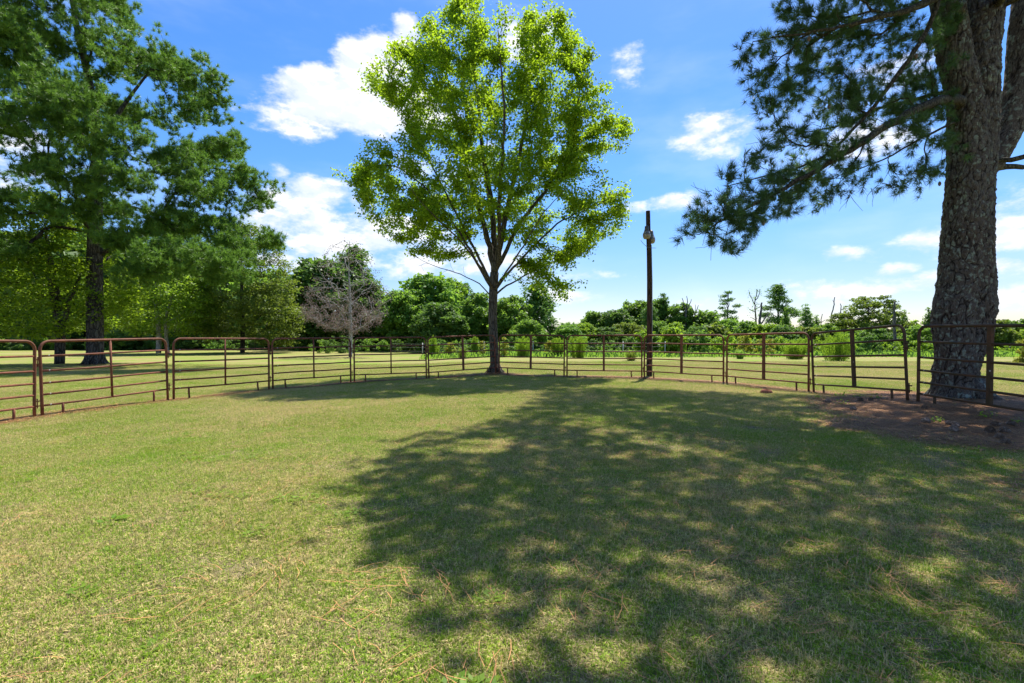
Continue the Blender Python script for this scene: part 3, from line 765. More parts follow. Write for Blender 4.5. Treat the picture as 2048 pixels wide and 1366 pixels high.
# ------------------------------------------------------------------ elm in the middle
def build_elm():
    D = 22.3; base = np.array([P(990, 750, D)[0], D, float(gz(-.8, D)) - .1])
    root = thing('elm_tree', base, 'tall bright green elm standing behind the fence joint in the middle', 'tree')
    T = Tree(3)
    def w_(px, py, dd=0): return P(px, py, D) + np.array([0, dd, 0]) - base
    end = T.add_path([w_(990, 754), w_(989, 740), w_(988, 690), w_(985, 640), w_(986, 600), w_(987, 570), w_(989, 545)], -1, True, .3, rad=[.36, .25, .225, .205, .21, .23, .21])
    ntrunk = len(T.pos)
    stems = [
        ([(982, 505, 0), (962, 430, .3), (932, 330, .8), (905, 210, 1.2), (880, 90, 1.0)], [.15, .11, .08, .05, .02]),
        ([(989, 500, .3), (983, 400, .6), (963, 290, .2), (950, 150, .3), (935, 15, 0)], [.15, .12, .085, .05, .018]),
        ([(998, 505, -.1), (1014, 420, -.3), (1042, 300, 0), (1060, 180, .4), (1056, 60, .8)], [.15, .11, .08, .05, .018]),
        ([(1005, 520, -.1), (1035, 450, 0), (1098, 370, .5), (1150, 260, .3), (1168, 110, 0)], [.10, .08, .06, .04, .015]),
        ([(1000, 530, -.5), (1000, 440, -2), (1012, 300, -3.4), (1000, 150, -3.2)], [.10, .08, .05, .02]),
        ([(990, 520, .6), (980, 420, 2.4), (960, 300, 3.8), (970, 160, 3.5)], [.10, .08, .05, .02]),
        ([(965, 545, -.2), (922, 470, -.6), (862, 390, -.8), (800, 340, -.6), (735, 335, -.4)], [.07, .055, .04, .028, .012]),
        ([(970, 540, .3), (915, 430, .9), (850, 300, 1.3), (790, 190, 1.0)], [.07, .055, .038, .012]),
        ([(1008, 555, 0), (1055, 508, -.6), (1115, 452, -1.0), (1180, 425, -.9), (1240, 395, -.8)], [.07, .05, .04, .025, .01]),
        ([(1004, 575, .2), (1052, 545, .9), (1100, 520, 1.2), (1150, 505, 1.0)], [.05, .035, .025, .01]),
        ([(1005, 560, -.8), (1040, 520, -2.4), (1075, 470, -3.8), (1110, 440, -4.6)], [.05, .04, .025, .01]),
        ([(975, 555, -.8), (930, 500, -2.2), (880, 460, -3.4), (850, 420, -4.2)], [.05, .04, .025, .01]),
        ([(965, 570, -.1), (915, 545, -.1), (862, 532, -.1), (822, 508, -.2)], [.035, .024, .015, .006])]
    lat = {6: 585, 7: 565, 8: 590, 9: 600, 10: 580, 11: 590, 12: 596}
    for k, (pts, rad) in enumerate(stems):
        e_ = end if k not in lat else int(np.argmin(np.linalg.norm(np.array(T.pos[:ntrunk]) - w_(987, lat[k]), axis=1)))
        T.add_path([T.pos[e_]] + [w_(*p) for p in pts], e_, True, .3, rad=rad, jitter=.015)
    T.trunkmask = [i < ntrunk for i in range(len(T.pos))]
    poly = [(930, -18), (965, 0), (985, 55), (1030, 88), (1062, 15), (1082, 60), (1110, 52), (1155, 55), (1180, 110), (1172, 160), (1236, 184), (1205, 235), (1260, 263), (1240, 300), (1188, 335),
            (1252, 372), (1238, 405), (1256, 448), (1190, 490), (1168, 520), (1112, 540), (1062, 545), (1035, 525), (1045, 480), (1015, 470), (970, 465), (960, 490), (905, 512), (868, 512), (818, 498), (765, 468), (728, 430), (704, 342),
            (745, 300), (798, 318), (835, 300), (812, 262), (792, 205), (732, 168), (752, 142), (786, 138), (780, 112), (815, 88), (856, 48), (886, 32), (905, 0)]
    rr = np.random.default_rng(11)
    C = fill_crown(poly, D, 1750, rr, .62) - base
    C = C[np.array([mnoise.noise(Vector((c[0] * .75, c[1] * .6, c[2] * .75))) > -.34 + .3 * rr.random() - .15 for c in C])]
    extra = np.array([w_(px + rr.normal(0, 14), py + rr.normal(0, 10), rr.normal(0, .8)) for px, py in [(1130, 575), (1125, 560), (1090, 560), (1140, 530), (1118, 585), (1060, 560), (1085, 545), (1105, 540), (1072, 20), (1070, 30), (735, 152), (742, 165), (1240, 250), (715, 340), (722, 360), (1150, 515)] for _ in range(3)])
    # leave real gaps
    gapc = np.array([w_(962, 215), w_(870, 330), w_(800, 360), w_(1000, 470), w_(945, 480), w_(1060, 430, 1), w_(1020, 110), w_(1180, 350), w_(1130, 480)])
    keep = np.ones(len(C), bool)
    for g in gapc: keep &= ~(np.hypot(C[:, 0] - g[0], C[:, 2] - g[2]) < .42)
    C = np.vstack([C[keep], extra])
    tips = T.grow(C, .25, .9, .10, 0.5, 0, .03, .35, allow=lambda p: (p[:, 2] > 4.2) & ~((p[:, 0] < -1.0) & (p[:, 2] < 5.5)))
    # bare twigs on the dead side branch low on the left
    dead = [w_(px + 0, py, rr.normal(0, .25)) for px, py in [(812, 500), (818, 520), (835, 512), (850, 545), (870, 520), (880, 555), (900, 525), (905, 512), (925, 530), (890, 540), (840, 535), (812, 512), (1075, 555), (1040, 560)]]
    T.grow(np.array(dead), .12, .6, .02, 1.5, 0, .02, .3, allow=lambda p: (p[:, 2] > 3.6) & (p[:, 2] < 5.6))
    T.radii(.0055, 2.35, .2)
    T.build(root, M['bark_elm'], M['bark_elm'], 0, 60)
    pos = np.array(T.pos); par = np.array(T.par)
    seats = []
    for t in tips:
        i = t; c = 0
        while i >= 0 and c < 4 and not T.seed[i]: seats.append(pos[i]); i = par[i]; c += 1
    seats = np.array(seats); per = int(138000 / len(seats))
    Cc = np.repeat(seats, per, 0) + rr.normal(0, 1, (len(seats) * per, 3)) * np.array([.17, .17, .10])
    tn_ = np.clip(np.repeat(rr.normal(.45, .2, len(seats)), per) + rr.normal(0, .18, len(Cc)), 0, 1)
    link('foliage', leaves_mesh('foliage', Cc, rr, .14, M['elm'], .30, .3, .62, .45, tn_), root, 'stuff')
    # flared roots
    mb = MB()
    for a in np.linspace(0, 2 * np.pi, 7)[:-1]:
        d_ = np.array([math.cos(a + .3), math.sin(a + .3), 0]); mb.tube([d_ * .12 + [0, 0, .5], d_ * .25 + [0, 0, .2], d_ * .42 + [0, 0, .07], d_ * .62 + [0, 0, -.02]], [.1, .11, .09, .03], 7)
    mb.obj('root_flare', M['bark_elm'], root)


build_elm()


# ------------------------------------------------------------------ left pine
def build_left_pine():
    D = 34.; bx = P(190, 728, D)[0]; base = np.array([bx, D, float(gz(bx, D)) - .05])
    root = thing('pine_tree', base, 'massive dark green pine with thick bare lower trunk on the left lawn', 'tree')
    T = Tree(5)
    def w_(px, py, dd=0): return P(px, py, D) + np.array([0, dd, 0]) - base
    e = T.add_path([w_(191, 736), w_(190, 715), w_(190, 650), w_(189, 560), w_(190, 470), w_(192, 400)], -1, True, .5, rad=[.74, .58, .49, .47, .44, .38])
    e2 = T.add_path([T.pos[e], w_(188, 340, .3), w_(178, 250, .6), w_(165, 150, .5), w_(150, 40, 0), w_(135, -80, 0), w_(130, -150, 0)], e, True, .5, rad=[.37, .31, .27, .22, .17, .10, .04])
    T.add_path([T.pos[e], w_(200, 350, -.3), w_(220, 270, -.4), w_(262, 190, 0), w_(300, 120, .5)], e, True, .5, rad=[.3, .24, .18, .1, .05])
    ntr = len(T.pos); T.trunkmask = [True] * ntr
    masses = [(120, -60, 120, 45, 0), (20, -30, 120, 55, -3), (190, -20, 55, 40, 2), (60, 40, 95, 45, -4), (180, 55, 70, 45, -3), (205, 105, 90, 42, 0), (290, 118, 70, 30, 1), (100, 110, 85, 45, -2),
              (380, 145, 62, 36, 0), (422, 195, 32, 46, 1), (330, 165, 55, 30, 3), (15, 160, 50, 65, -4), (60, 215, 50, 40, 3), (120, 185, 60, 26, -4), (240, 245, 48, 36, -5), (285, 292, 58, 34, -6), (180, 252, 60, 34, -4),
              (425, 285, 38, 36, 1), (395, 345, 65, 36, -1), (480, 350, 45, 26, 0), (515, 385, 32, 44, 0), (440, 395, 65, 34, -2), (335, 330, 62, 40, -5), (240, 330, 62, 30, -7), (130, 310, 60, 26, -6), (45, 300, 60, 30, -5),
              (10, 345, 60, 18, -7), (0, 425, 60, 30, -4), (345, 410, 66, 32, -5), (265, 395, 60, 32, -6), (400, 455, 66, 32, -3), (462, 465, 52, 26, -2), (530, 476, 20, 14, 1), (345, 500, 60, 24, -4), (240, 450, 50, 22, -4),
              (75, 475, 66, 28, -6), (15, 500, 55, 32, -6), (130, 440, 46, 22, -5), (455, 540, 80, 34, -5), (530, 555, 45, 34, -4), (370, 565, 50, 22, -4), (500, 500, 40, 24, -2), (120, 520, 46, 14, -4),
              (-90, 60, 90, 60, -1), (-110, 200, 90, 60, 0), (-120, 350, 90, 60, -1), (-90, 470, 80, 40, 2), (100, 380, 60, 20, 5), (300, 250, 60, 24, 5), (60, 130, 80, 40, 5), (250, 420, 60, 24, 6), (400, 250, 40, 24, 4), (160, 150, 60, 30, -5), (200, 190, 60, 24, 3)]
    rr = np.random.default_rng(21); tg = []; dens = []
    for (cx, cy, rx, ry, dd) in masses:
        c = w_(cx, cy, dd); sx = rx / FPX * D; sz = ry / FPX * D; sy = (sx * .85)
        n = int(12 + 7.4 * sx * sy)
        v = rr.normal(0, 1, (n, 3)); v /= np.linalg.norm(v, axis=1, keepdims=True); v *= rr.random((n, 1)) ** .4
        tg.append(c + v * np.array([sx, sy, sz]))
    ev = fill_crown([(130, -120), (230, -40), (245, 30), (330, 95), (440, 130), (452, 250), (465, 300), (540, 360), (535, 440), (520, 520), (590, 590), (380, 590), (240, 520), (60, 540), (-150, 520), (-200, 300), (-160, 0), (0, -100)], D, 620, rr, .7, .3) - base
    tg = np.vstack(tg + [ev[ev[:, 2] > 7.0]])
    tips = T.grow(tg, .4, .5, .22, 6.0, -.10, .04, .3, allow=lambda p: p[:, 2] > 4.5)
    T.radii(.010, 2.05, .5)
    for i in range(ntr, len(T.pos)): T.r[i] = min(T.r[i], .21)
    T.build(root, M['bark_left'], M['bark_dark'], 0, 60)
    pos = np.array(T.pos); par = np.array(T.par)
    seats = []; ax = []
    for t in tips:
        i = t; c = 0
        while i >= 0 and c < 2 and not T.seed[i]: seats.append(pos[i]); ax.append(T.dir[t]); i = par[i]; c += 1
    seats = np.array(seats); ax = np.array(ax); per = 4
    C = np.repeat(seats, per, 0) + rr.normal(0, 1, (len(seats) * per, 3)) * np.array([.25, .25, .17]); A = np.repeat(ax, per, 0) * .5 + rr.normal(0, .45, C.shape) + np.array([0, 0, .8])
    print('left pine tufts', len(C), 'targets', len(tg))
    pr = [tuft_mesh('needle_tuft', [tuft_arrays(np.zeros((1, 3)), np.array([[0., .01, 1.]]), 40, .33, .0165, np.random.default_rng(900 + i), (.05, 1.6), .16)], M['pine']) for i in range(6)]
    tuft_part('needle_foliage', C, A, pr, M['pine'], root, 4)
    mb = MB()
    for a in np.linspace(0, 2 * np.pi, 9)[:-1]:
        d_ = np.array([math.cos(a), math.sin(a), 0]); mb.tube([d_ * .36 + [0, 0, .8], d_ * .48 + [0, 0, .3], d_ * .66 + [0, 0, .08], d_ * .9 + [0, 0, -.06]], [.14, .16, .12, .04], 8)
    mb.obj('root_flare', M['bark_left'], root)


build_left_pine()


# ------------------------------------------------------------------ right pine
CRACKS = []


def bark_tube(ctr, rad, ntheta, seed, amp=.035, ellip=1.0):
    """high resolution trunk with raised bark plates; ctr (n,3) polyline, rad (n,)"""
    n = len(ctr); th = np.arange(ntheta) * 2 * np.pi / ntheta
    V = np.zeros((n, ntheta, 3)); CR = np.zeros((n, ntheta))
    for i in range(n):
        c = ctr[i]
        for j in range(ntheta):
            ux, uy = math.cos(th[j]), math.sin(th[j])
            q = Vector(((c[0] + ux * rad[i]), (c[1] + uy * rad[i]), c[2]))
            wq = q + .10 * Vector(mnoise.noise_vector(q * 2.2 + Vector((seed, 0, 0))))
            f2 = mnoise.fractal(Vector((q.x * 5, q.y * 5, q.z * 2.2)), .8, 2.0, 3)
            vd = mnoise.voronoi(Vector((wq.x * 9.5 + .35 * f2, wq.y * 9.5 - .35 * f2, wq.z * 2.3 + .3 * f2)))[0]
            e = min(1, (vd[1] - vd[0]) * 4.2); plate = e ** .5 * (.75 + .45 * mnoise.noise(Vector((wq.x * 9, wq.y * 9, wq.z * 4))))
            CR[i, j] = e
            big = mnoise.noise(q * 1.1 + Vector((0, seed, 0)))
            fine = mnoise.fractal(Vector((q.x * 20, q.y * 20, q.z * 7)), .6, 2.0, 4)
            rr_ = rad[i] * (1 + .045 * big) + amp * (plate - .6) + amp * .6 * fine + amp * 1.1 * mnoise.noise(Vector((q.x * 3.4, q.y * 3.4, q.z * .45 + seed)))
            V[i, j] = (c[0] + ux * rr_, c[1] + uy * rr_ * ellip, c[2])
    CRACKS.append(CR.ravel()); i = np.arange(n - 1)[:, None] * ntheta; j = np.arange(ntheta)[None]; j2 = (j + 1) % ntheta
    return V.reshape(-1, 3), np.stack([i + j, i + j2, i + ntheta + j2, i + ntheta + j], -1).reshape(-1, 4)


def build_right_pine():
    D = 11.8; base = np.array([P(1925, 800, D)[0], D, float(gz(11, D)) - .12])
    root = thing('pine_tree', base, 'huge twin-stemmed pine with plated bark behind the right-hand fence panels', 'tree')
    K = D / FPX
    def w_(px, py, dd=0): return P(px, py, D) + np.array([0, dd, 0]) - base
    prof = [(812, 1838, 1996), (800, 1848, 1986), (785, 1855, 1976), (765, 1860, 1968), (740, 1861, 1966), (715, 1861, 1976), (690, 1859, 1990), (650, 1857, 1999), (610, 1859, 2003), (575, 1866, 2001), (520, 1872, 1998), (440, 1877, 1996), (380, 1884, 1998), (340, 1888, 2001),
            (300, 1889, 2004), (200, 1884, 2010), (114, 1868, 2010), (0, 1855, 2020), (-120, 1835, 2030), (-300, 1800, 2040)]
    ys = np.array([p[0] for p in prof]); le = np.array([p[1] for p in prof]); re_ = np.array([p[2] for p in prof])
    zs = np.concatenate([np.linspace(812, 330, 260), np.linspace(329, -60, 160)[1:], np.linspace(-61, -300, 30)[1:]])
    le_i = np.interp(-zs, -ys, le); re_i = np.interp(-zs, -ys, re_)
    rl = .76 * np.interp(-zs, [-812, -760, -600, -340, -114, 0, 300], [50, 43, 44, 42, 36, 33, 22]); rrr = .76 * np.interp(-zs, [-812, -760, -600, -340, -114, 0, 300], [58, 47, 52, 46, 41, 38, 24])
    def ctr(edge, r_px, sgn):
        a = math.atan((edge - 1024) / FPX); rad = r_px * K + .02; ac = a
        for _ in range(4): ac = a + sgn * math.asin(rad / (D / math.cos(ac)))
        return 1024 + FPX * math.tan(ac)
    cl = np.array([w_(ctr(a, b, 1), z_, -.05) for a, b, z_ in zip(le_i, rl, zs)]); cr = np.array([w_(ctr(a, b, -1), z_, .05) for a, b, z_ in zip(re_i, rrr, zs)])
    mb = MB(); V, F = bark_tube(cl, rl * K, 150, 3.1, .040); mb.add(V, F); V, F = bark_tube(cr, rrr * K, 168, 9.7, .044); mb.add(V, F)
    # right-hand stem leaving the fork
    zz = np.linspace(345, -200, 120); cx = np.interp(-zz, [-345, -330, -250, -150, 0, 200], [1975, 1990, 2032, 2052, 2066, 2090]); rs = np.interp(-zz, [-345, -250, 0, 200], [23, 24, 23, 17])
    V, F = bark_tube(np.array([w_(a, z_, .15) for a, z_ in zip(cx, zz)]), rs * K, 72, 5.5, .026); mb.add(V, F)
    tr_ = mb.obj('trunk', M['bark_pine'], root); at_ = tr_.data.attributes.new('plate', 'FLOAT', 'POINT'); at_.data.foreach_set('value', np.concatenate(CRACKS).astype(np.float32))
    fl = MB()
    for a, ln in [(-2.2, .7), (-1.4, .6), (-.5, .75), (.4, .6), (1.3, .6), (2.3, .6), (3.3, .6)]:
        d_ = np.array([math.cos(a), math.sin(a), 0]); fl.tube([d_ * .30 + [-.05, 0, .6], d_ * .42 + [-.05, 0, .30], d_ * (.46 + ln * .2) + [-.05, 0, .14], d_ * (.48 + ln * .5) + [-.05, 0, .04]], [.16, .16, .12, .04], 12)
    fo_ = fl.obj('root_flare', M['bark_pine'], root); at_ = fo_.data.attributes.new('plate', 'FLOAT', 'POINT'); at_.data.foreach_set('value', np.clip(rng.normal(.8, .3, len(fo_.data.vertices)), .2, 1).astype(np.float32))
    # limbs
    T = Tree(8)
    a0 = T.add_path([w_(1900, 800), w_(1925, 400), w_(1915, 200), w_(1890, 0), w_(1850, -300), w_(1820, -520)], -1, True, .5, rad=[.05, .05, .05, .05, .2, .1])
    k = T.nearest(w_(1925, 250)); a1 = T.add_path([T.pos[k], w_(1975, 100), w_(1985, -100), w_(2010, -350), w_(2020, -560)], k, True, .5, rad=[.05, .05, .05, .15, .08])
    k = T.nearest(w_(1925, 345)); a2 = T.add_path([T.pos[k], w_(2040, 200), w_(2066, 0), w_(2100, -250), w_(2140, -450)], k, True, .5, rad=[.05, .05, .05, .15, .08])
    ntr = len(T.pos)
    limbs = [
        ([(1905, 213, -.3), (1850, 222, -.6), (1780, 250, -.9), (1705, 290, -1.2), (1640, 332, -1.4), (1560, 382, -1.6), (1470, 432, -1.8), (1400, 468, -1.9), (1335, 505, -2.0)], [.12, .10, .085, .075, .062, .048, .034, .022, .010]),
        ([(1965, 18, -.6), (1900, 30, -.8), (1838, 45, -1.1), (1785, 72, -1.3), (1700, 112, -1.6), (1600, 150, -1.9), (1500, 182, -2.2), (1412, 200, -2.3)], [.11, .095, .08, .07, .05, .035, .022, .01]),
        ([(1785, 72, -1.3), (1770, 132, -1.2), (1722, 192, -1.3), (1690, 242, -1.2), (1650, 292, -1.1), (1600, 345, -1.0), (1530, 370, -.9), (1430, 392, -.8)], [.05, .048, .042, .035, .028, .022, .016, .01]),
        ([(1900, 185, -.2), (1845, 188, .3), (1790, 190, .7), (1740, 215, 1.1), (1660, 215, 1.5)], [.05, .04, .03, .02, .01]),
        ([(1890, 250, -.3), (1820, 290, -.2), (1760, 322, 0), (1700, 345, .3)], [.03, .024, .018, .01]),
        ([(1870, -60, -1), (1780, -30, -1.6), (1680, 0, -2.2), (1590, 40, -2.6), (1500, 60, -2.9)], [.1, .08, .06, .04, .015]),
        ([(1995, 335, -.3), (2020, 325, -.7), (2055, 310, -1.1), (2140, 280, -1.6)], [.06, .055, .05, .03]),
        ([(2000, 330, .4), (2040, 318, .5), (2090, 320, .5)], [.09, .08, .06]),
        ([(2010, 20, -.6), (2040, 0, -1.2), (2100, -20, -1.8)], [.08, .06, .04])]
    def attach(p):
        pos = np.array(T.pos[:ntr]); return int(np.argmin(np.linalg.norm(pos - p, axis=1)))
    for li, (pts, rad) in enumerate(limbs):
        if li == 2: k = T.nearest(w_(*pts[0]))
        else: k = attach(w_(*pts[0]))
        T.add_path([T.pos[k]] + [w_(*p) for p in pts], k, True, .22, rad=[rad[0]] + rad, jitter=.012)
    T.trunkmask = [i < ntr for i in range(len(T.pos))]
    poly = [(1495, -40), (1488, 60), (1502, 110), (1470, 150), (1398, 186), (1402, 214), (1455, 228), (1458, 268), (1500, 282), (1470, 305), (1478, 345), (1418, 366), (1385, 400), (1392, 430), (1312, 460), (1305, 505), (1325, 538), (1440, 515), (1490, 478),
            (1552, 445), (1640, 425), (1700, 378), (1745, 392), (1830, 380), (1868, 398), (1884, 330), (1888, -40)]
    rr = np.random.default_rng(31)
    n = 820; x0, x1, y0, y1 = 1300, 1890, -40, 540; C = []
    while len(C) < n:
        px, py = rr.uniform(x0, x1), rr.uniform(y0, y1)
        if not in_poly(np.array([px]), np.array([py]), poly)[0]: continue
        if mnoise.noise(Vector((px / 85., py / 60., 5.))) < -.13 and rr.random() < .85: continue
        if px > 1640 and py > 250 and rr.random() < .35: continue
        f = (1890 - px) / 590; C.append(w_(px, py, -2.1 * f + rr.normal(0, .45)))
    C = np.array(C)
    # tufts drawn toward the limbs' line of sight only in x/z; depth follows the limb nearby
    t1 = T.grow(C, .14, .75, .05, .8, -.05, .018, .35, allow=lambda p: (p[:, 2] > 3.0) & (p[:, 0] < -.25) | (p[:, 0] < -.8))
    Cb = C[rr.random(len(C)) < .5]; Cb = Cb + rr.normal(0, .14, Cb.shape) - np.array([0, 0, .05])
    T.grow(Cb, .12, .8, .04, .8, .06, .02, .4, allow=lambda p: (p[:, 2] > 3.0) & (p[:, 0] < -.8))
    # upper crown out of the frame, whose shade lies on the pen floor
    shade = [(1085, 776), (1330, 782), (1500, 790), (1640, 797), (2400, 790), (3300, 1366), (3300, 2100), (700, 2100), (920, 1500), (960, 1366), (1010, 1300), (960, 1250), (885, 1195), (870, 1120), (850, 1088), (742, 1078), (765, 1050), (700, 1004), (745, 976), (692, 950), (765, 932), (830, 888), (862, 870), (1000, 850), (1080, 806)]
    sh = []; tries = 0
    K2 = SUNV / SUNV[2]
    gxx, gyy = np.meshgrid(np.arange(-3.5, 14, .30), np.arange(.6, 15.3, .31)); G = np.stack([gxx.ravel(), gyy.ravel()], -1) + rr.normal(0, .1, (gxx.size, 2))
    for gx_, gy_ in G:
        px = 1024 + FPX * gx_ / gy_; py = 683 + FPX * EYE / gy_
        if not in_poly(np.array([px]), np.array([py]), shade)[0]: continue
        dn = mnoise.noise(Vector((gx_ * .8, gy_ * .55, 1.7)))
        thin = 1. if py < 1100 and px < 1550 else .80
        if dn > .36 or rr.random() > thin: continue
        hm = (1.9 + .80 * gy_) / (1 - .80 * K2[1])
        h = max(hm, 6.5) + rr.uniform(.3, 3.2)
        p = np.array([gx_ + K2[0] * h, gy_ + K2[1] * h, h])
        if np.hypot(p[0] - base[0], p[1] - base[1]) < 1.0: continue
        sh.append(p - base)
        if len(sh) >= 1600: break
    sh = np.array(sh); print('shade clusters', len(sh), 'span', sh.min(0) + base, sh.max(0) + base)
    t2 = T.grow(sh, .5, .5, .12, 9.0, -.02, .05, .3, allow=lambda p: p[:, 2] + base[2] > 1.9 + .74 * (p[:, 1] + base[1]))
    T.radii(.0045, 2.15, .17)
    fix = np.array(list(T.fixed.keys()))
    T.build(root, M['bark_limb'], M['bark_limb'], 0, 120, name_trunk='inner_stem', twig_name='twigs')
    pos = np.array(T.pos); par = np.array(T.par)
    seats = []; ax = []
    for t in t1:
        i = t; c = 0
        while i >= 0 and c < 2 and not T.seed[i]: seats.append(pos[i]); ax.append(T.dir[i]); i = par[i]; c += 1
    seats = np.array(seats); ax = np.array(ax); per = 2
    C = np.repeat(seats, per, 0) + rr.normal(0, .05, (len(seats) * per, 3)); A = np.repeat(ax, per, 0) + rr.normal(0, .55, C.shape) + np.array([0, 0, .25])
    print('right pine tufts', len(C))
    seats = pos[t2]; per = 10
    C2 = np.repeat(seats, per, 0) + rr.normal(0, 1, (len(seats) * per, 3)) * np.array([.27, .27, .16]); A2 = rr.normal(0, .5, C2.shape) + np.array([0, 0, .5])
    pr = [tuft_mesh('needle_tuft', [tuft_arrays(np.zeros((1, 3)), np.array([[0., .01, 1.]]), 44, .20, .0046, np.random.default_rng(930 + i), (.15, 1.15), .08)], M['pine_near']) for i in range(6)]
    tuft_part('needle_foliage', C, A, pr, M['pine_near'], root, 5)
    pr = [tuft_mesh('needle_tuft', [tuft_arrays(np.zeros((1, 3)), np.array([[0., .01, 1.]]), 44, .24, .0085, np.random.default_rng(960 + i), (.2, 1.5), .1)], M['pine_near']) for i in range(6)]
    tuft_part('upper_needle_foliage', C2, A2, pr, M['pine_near'], root, 6)
    # cones hanging in the branches
    for (px, py, dd) in [(1583, 268, -1.4), (1688, 249, -1.2), (1660, 256, -1.2), (1783, 207, .6), (1512, 185, -2.1), (1450, 482, -1.8), (1872, 370, -.1), (1750, 170, -1.2), (1900, 310, -.4)]:
        mb = MB(); mb.lathe(w_(px, py, dd), [(.002, .06), (.02, .045), (.034, .01), (.03, -.03), (.012, -.055), (.002, -.06)], 9); mb.obj('cone', M['cone'], root, False)
    # bare twigs curling up at the tip of the lowest limb
    tw = MB()
    r2 = np.random.default_rng(5)
    for s in range(26):
        px, py = [(1345, 485), (1380, 460), (1420, 440), (1640, 420), (1600, 430), (1700, 400), (1360, 430)][s % 7]; p = w_(px, py, -1.8 + r2.normal(0, .15)); a = r2.normal(0, 1, 3) * [1, .5, .4] + [(-1.2 if s % 7 in (0, 1, 2, 6) else -.2), 0, (-.2 if s % 7 in (3, 4, 5) else .1)]
        a /= np.linalg.norm(a); pts = [p]; up = (1 if s % 7 in (0, 1, 2, 6) else -.4)
        for q in range(6): a = a + np.array([0, 0, .3 * up]) + r2.normal(0, .18, 3); a /= np.linalg.norm(a); pts.append(pts[-1] + a * r2.uniform(.06, .1))
        tw.tube(pts, np.linspace(.007, .003, 7), 4)
    tw.obj('bare_twigs', M['bark_limb'], root, kind='stuff')


build_right_pine()

# ------------------------------------------------------------------ fence panels
PLAB = ['rusty pipe fence panel cut by the left edge of the photo', 'rusty pipe fence panel in front of the thick left pine trunk', 'rusty pipe fence panel right of the left pine trunk, before the twin pale trunks',
        'rusty pipe fence panel whose right end meets the pale bare tree', 'rusty pipe fence panel just right of the bare tree, before the dark woods', 'dark rusty pipe fence panel ending at the left side of the middle elm trunk',
        'dark rusty pipe fence panel starting at the right side of the middle elm trunk', 'rusty pipe fence panel between the elm and the lamp pole', 'rusty pipe fence panel crossing right in front of the lamp pole foot',
        'rusty pipe fence panel with wide centre stay, next but one right of the lamp pole', 'tilted rusty pipe fence panel standing on needle litter left of the big pine', 'mossy dark pipe fence panel nearest the camera, in front of the big right pine trunk']
RZ = [1.44, 1.10, .82, .56, .31]


def build_panel(i, A, B):
    A = np.array(A); B = np.array(B); L = np.linalg.norm(B - A); H = 1.775; m = M['rust_mossy'] if i >= 10 else M['rust']
    root = thing('fence_panel', A, PLAB[i], 'fence panel', 'steel pipe panels of the round pen', 0)
    ex = (B - A) / L; ey = np.cross([0, 0, 1.], ex); ey /= np.linalg.norm(ey); ez = np.cross(ex, ey)
    lean = random.uniform(-.015, .015)
    from mathutils import Matrix
    Mx = Matrix(((ex[0], ey[0], ez[0]), (ex[1], ey[1], ez[1]), (ex[2], ey[2], ez[2]))).to_4x4() @ Matrix.Rotation(lean, 4, 'X')
    root.rotation_euler = Mx.to_euler()
    rp = .031; rc = .20; a = np.linspace(0, np.pi / 2, 7)
    pts = [[0, 0, -.06], [0, 0, .5], [0, 0, H - rc - .02]] + [[rc - rc * math.cos(t), 0, H - rc + rc * math.sin(t)] for t in a] + [[L / 2, 0, H + random.uniform(-.004, .004)]] + [[L - rc + rc * math.sin(t), 0, H - rc + rc * math.cos(t)] for t in a] + [[L, 0, H - rc - .02], [L, 0, .5], [L, 0, -.06]]
    MB().tube(pts, rp, 12, ref=[0, 1, 0]).obj('frame', m, root)
    rme = MB().tube([[rp * .6, 0, 0], [L * .33, 0, random.uniform(-.008, .008)], [L * .66, 0, random.uniform(-.008, .008)], [L - rp * .6, 0, 0]], .0240, 10, ref=[0, 1, 0]).mesh('rail', m)
    for z in RZ: r_ = link('rail', rme, root); r_.location = (0, 0, z)
    if 5 <= i: MB().box([L * .5, 0, (H + RZ[-1]) / 2], [.042, .029, (H - RZ[-1]) / 2 - .012]).obj('centre_stay', m, root, False)
    else: MB().tube([[L * .5, .0, RZ[-1]], [L * .5, 0, H]], .0275, 10).obj('centre_stay', m, root)
    for x_ in (.42, L - .42):
        bd = random.uniform(-.02, .05)
        MB().tube([[x_, 0, RZ[-1]], [x_, 0, .18], [x_ + bd * .3, 0, .08], [x_ + bd, 0, -.05]], .026, 9, ref=[0, 1, 0]).obj('foot', m, root)
    if i < 11:
        for z in (1.30, .36):
            mb = MB(); mb.tube([[L + .062, 0, z - .10], [L + .062, 0, z + .12]], .011, 6)
            for dz in (-.05, .06): mb.tube([[L + .02, 0, z + dz], [L + .13, 0, z + dz]], .014, 6)
            mb.obj('hinge_pin', m, root)
    return root


for i, (A, B) in enumerate(JOINTS): build_panel(i, A, B)


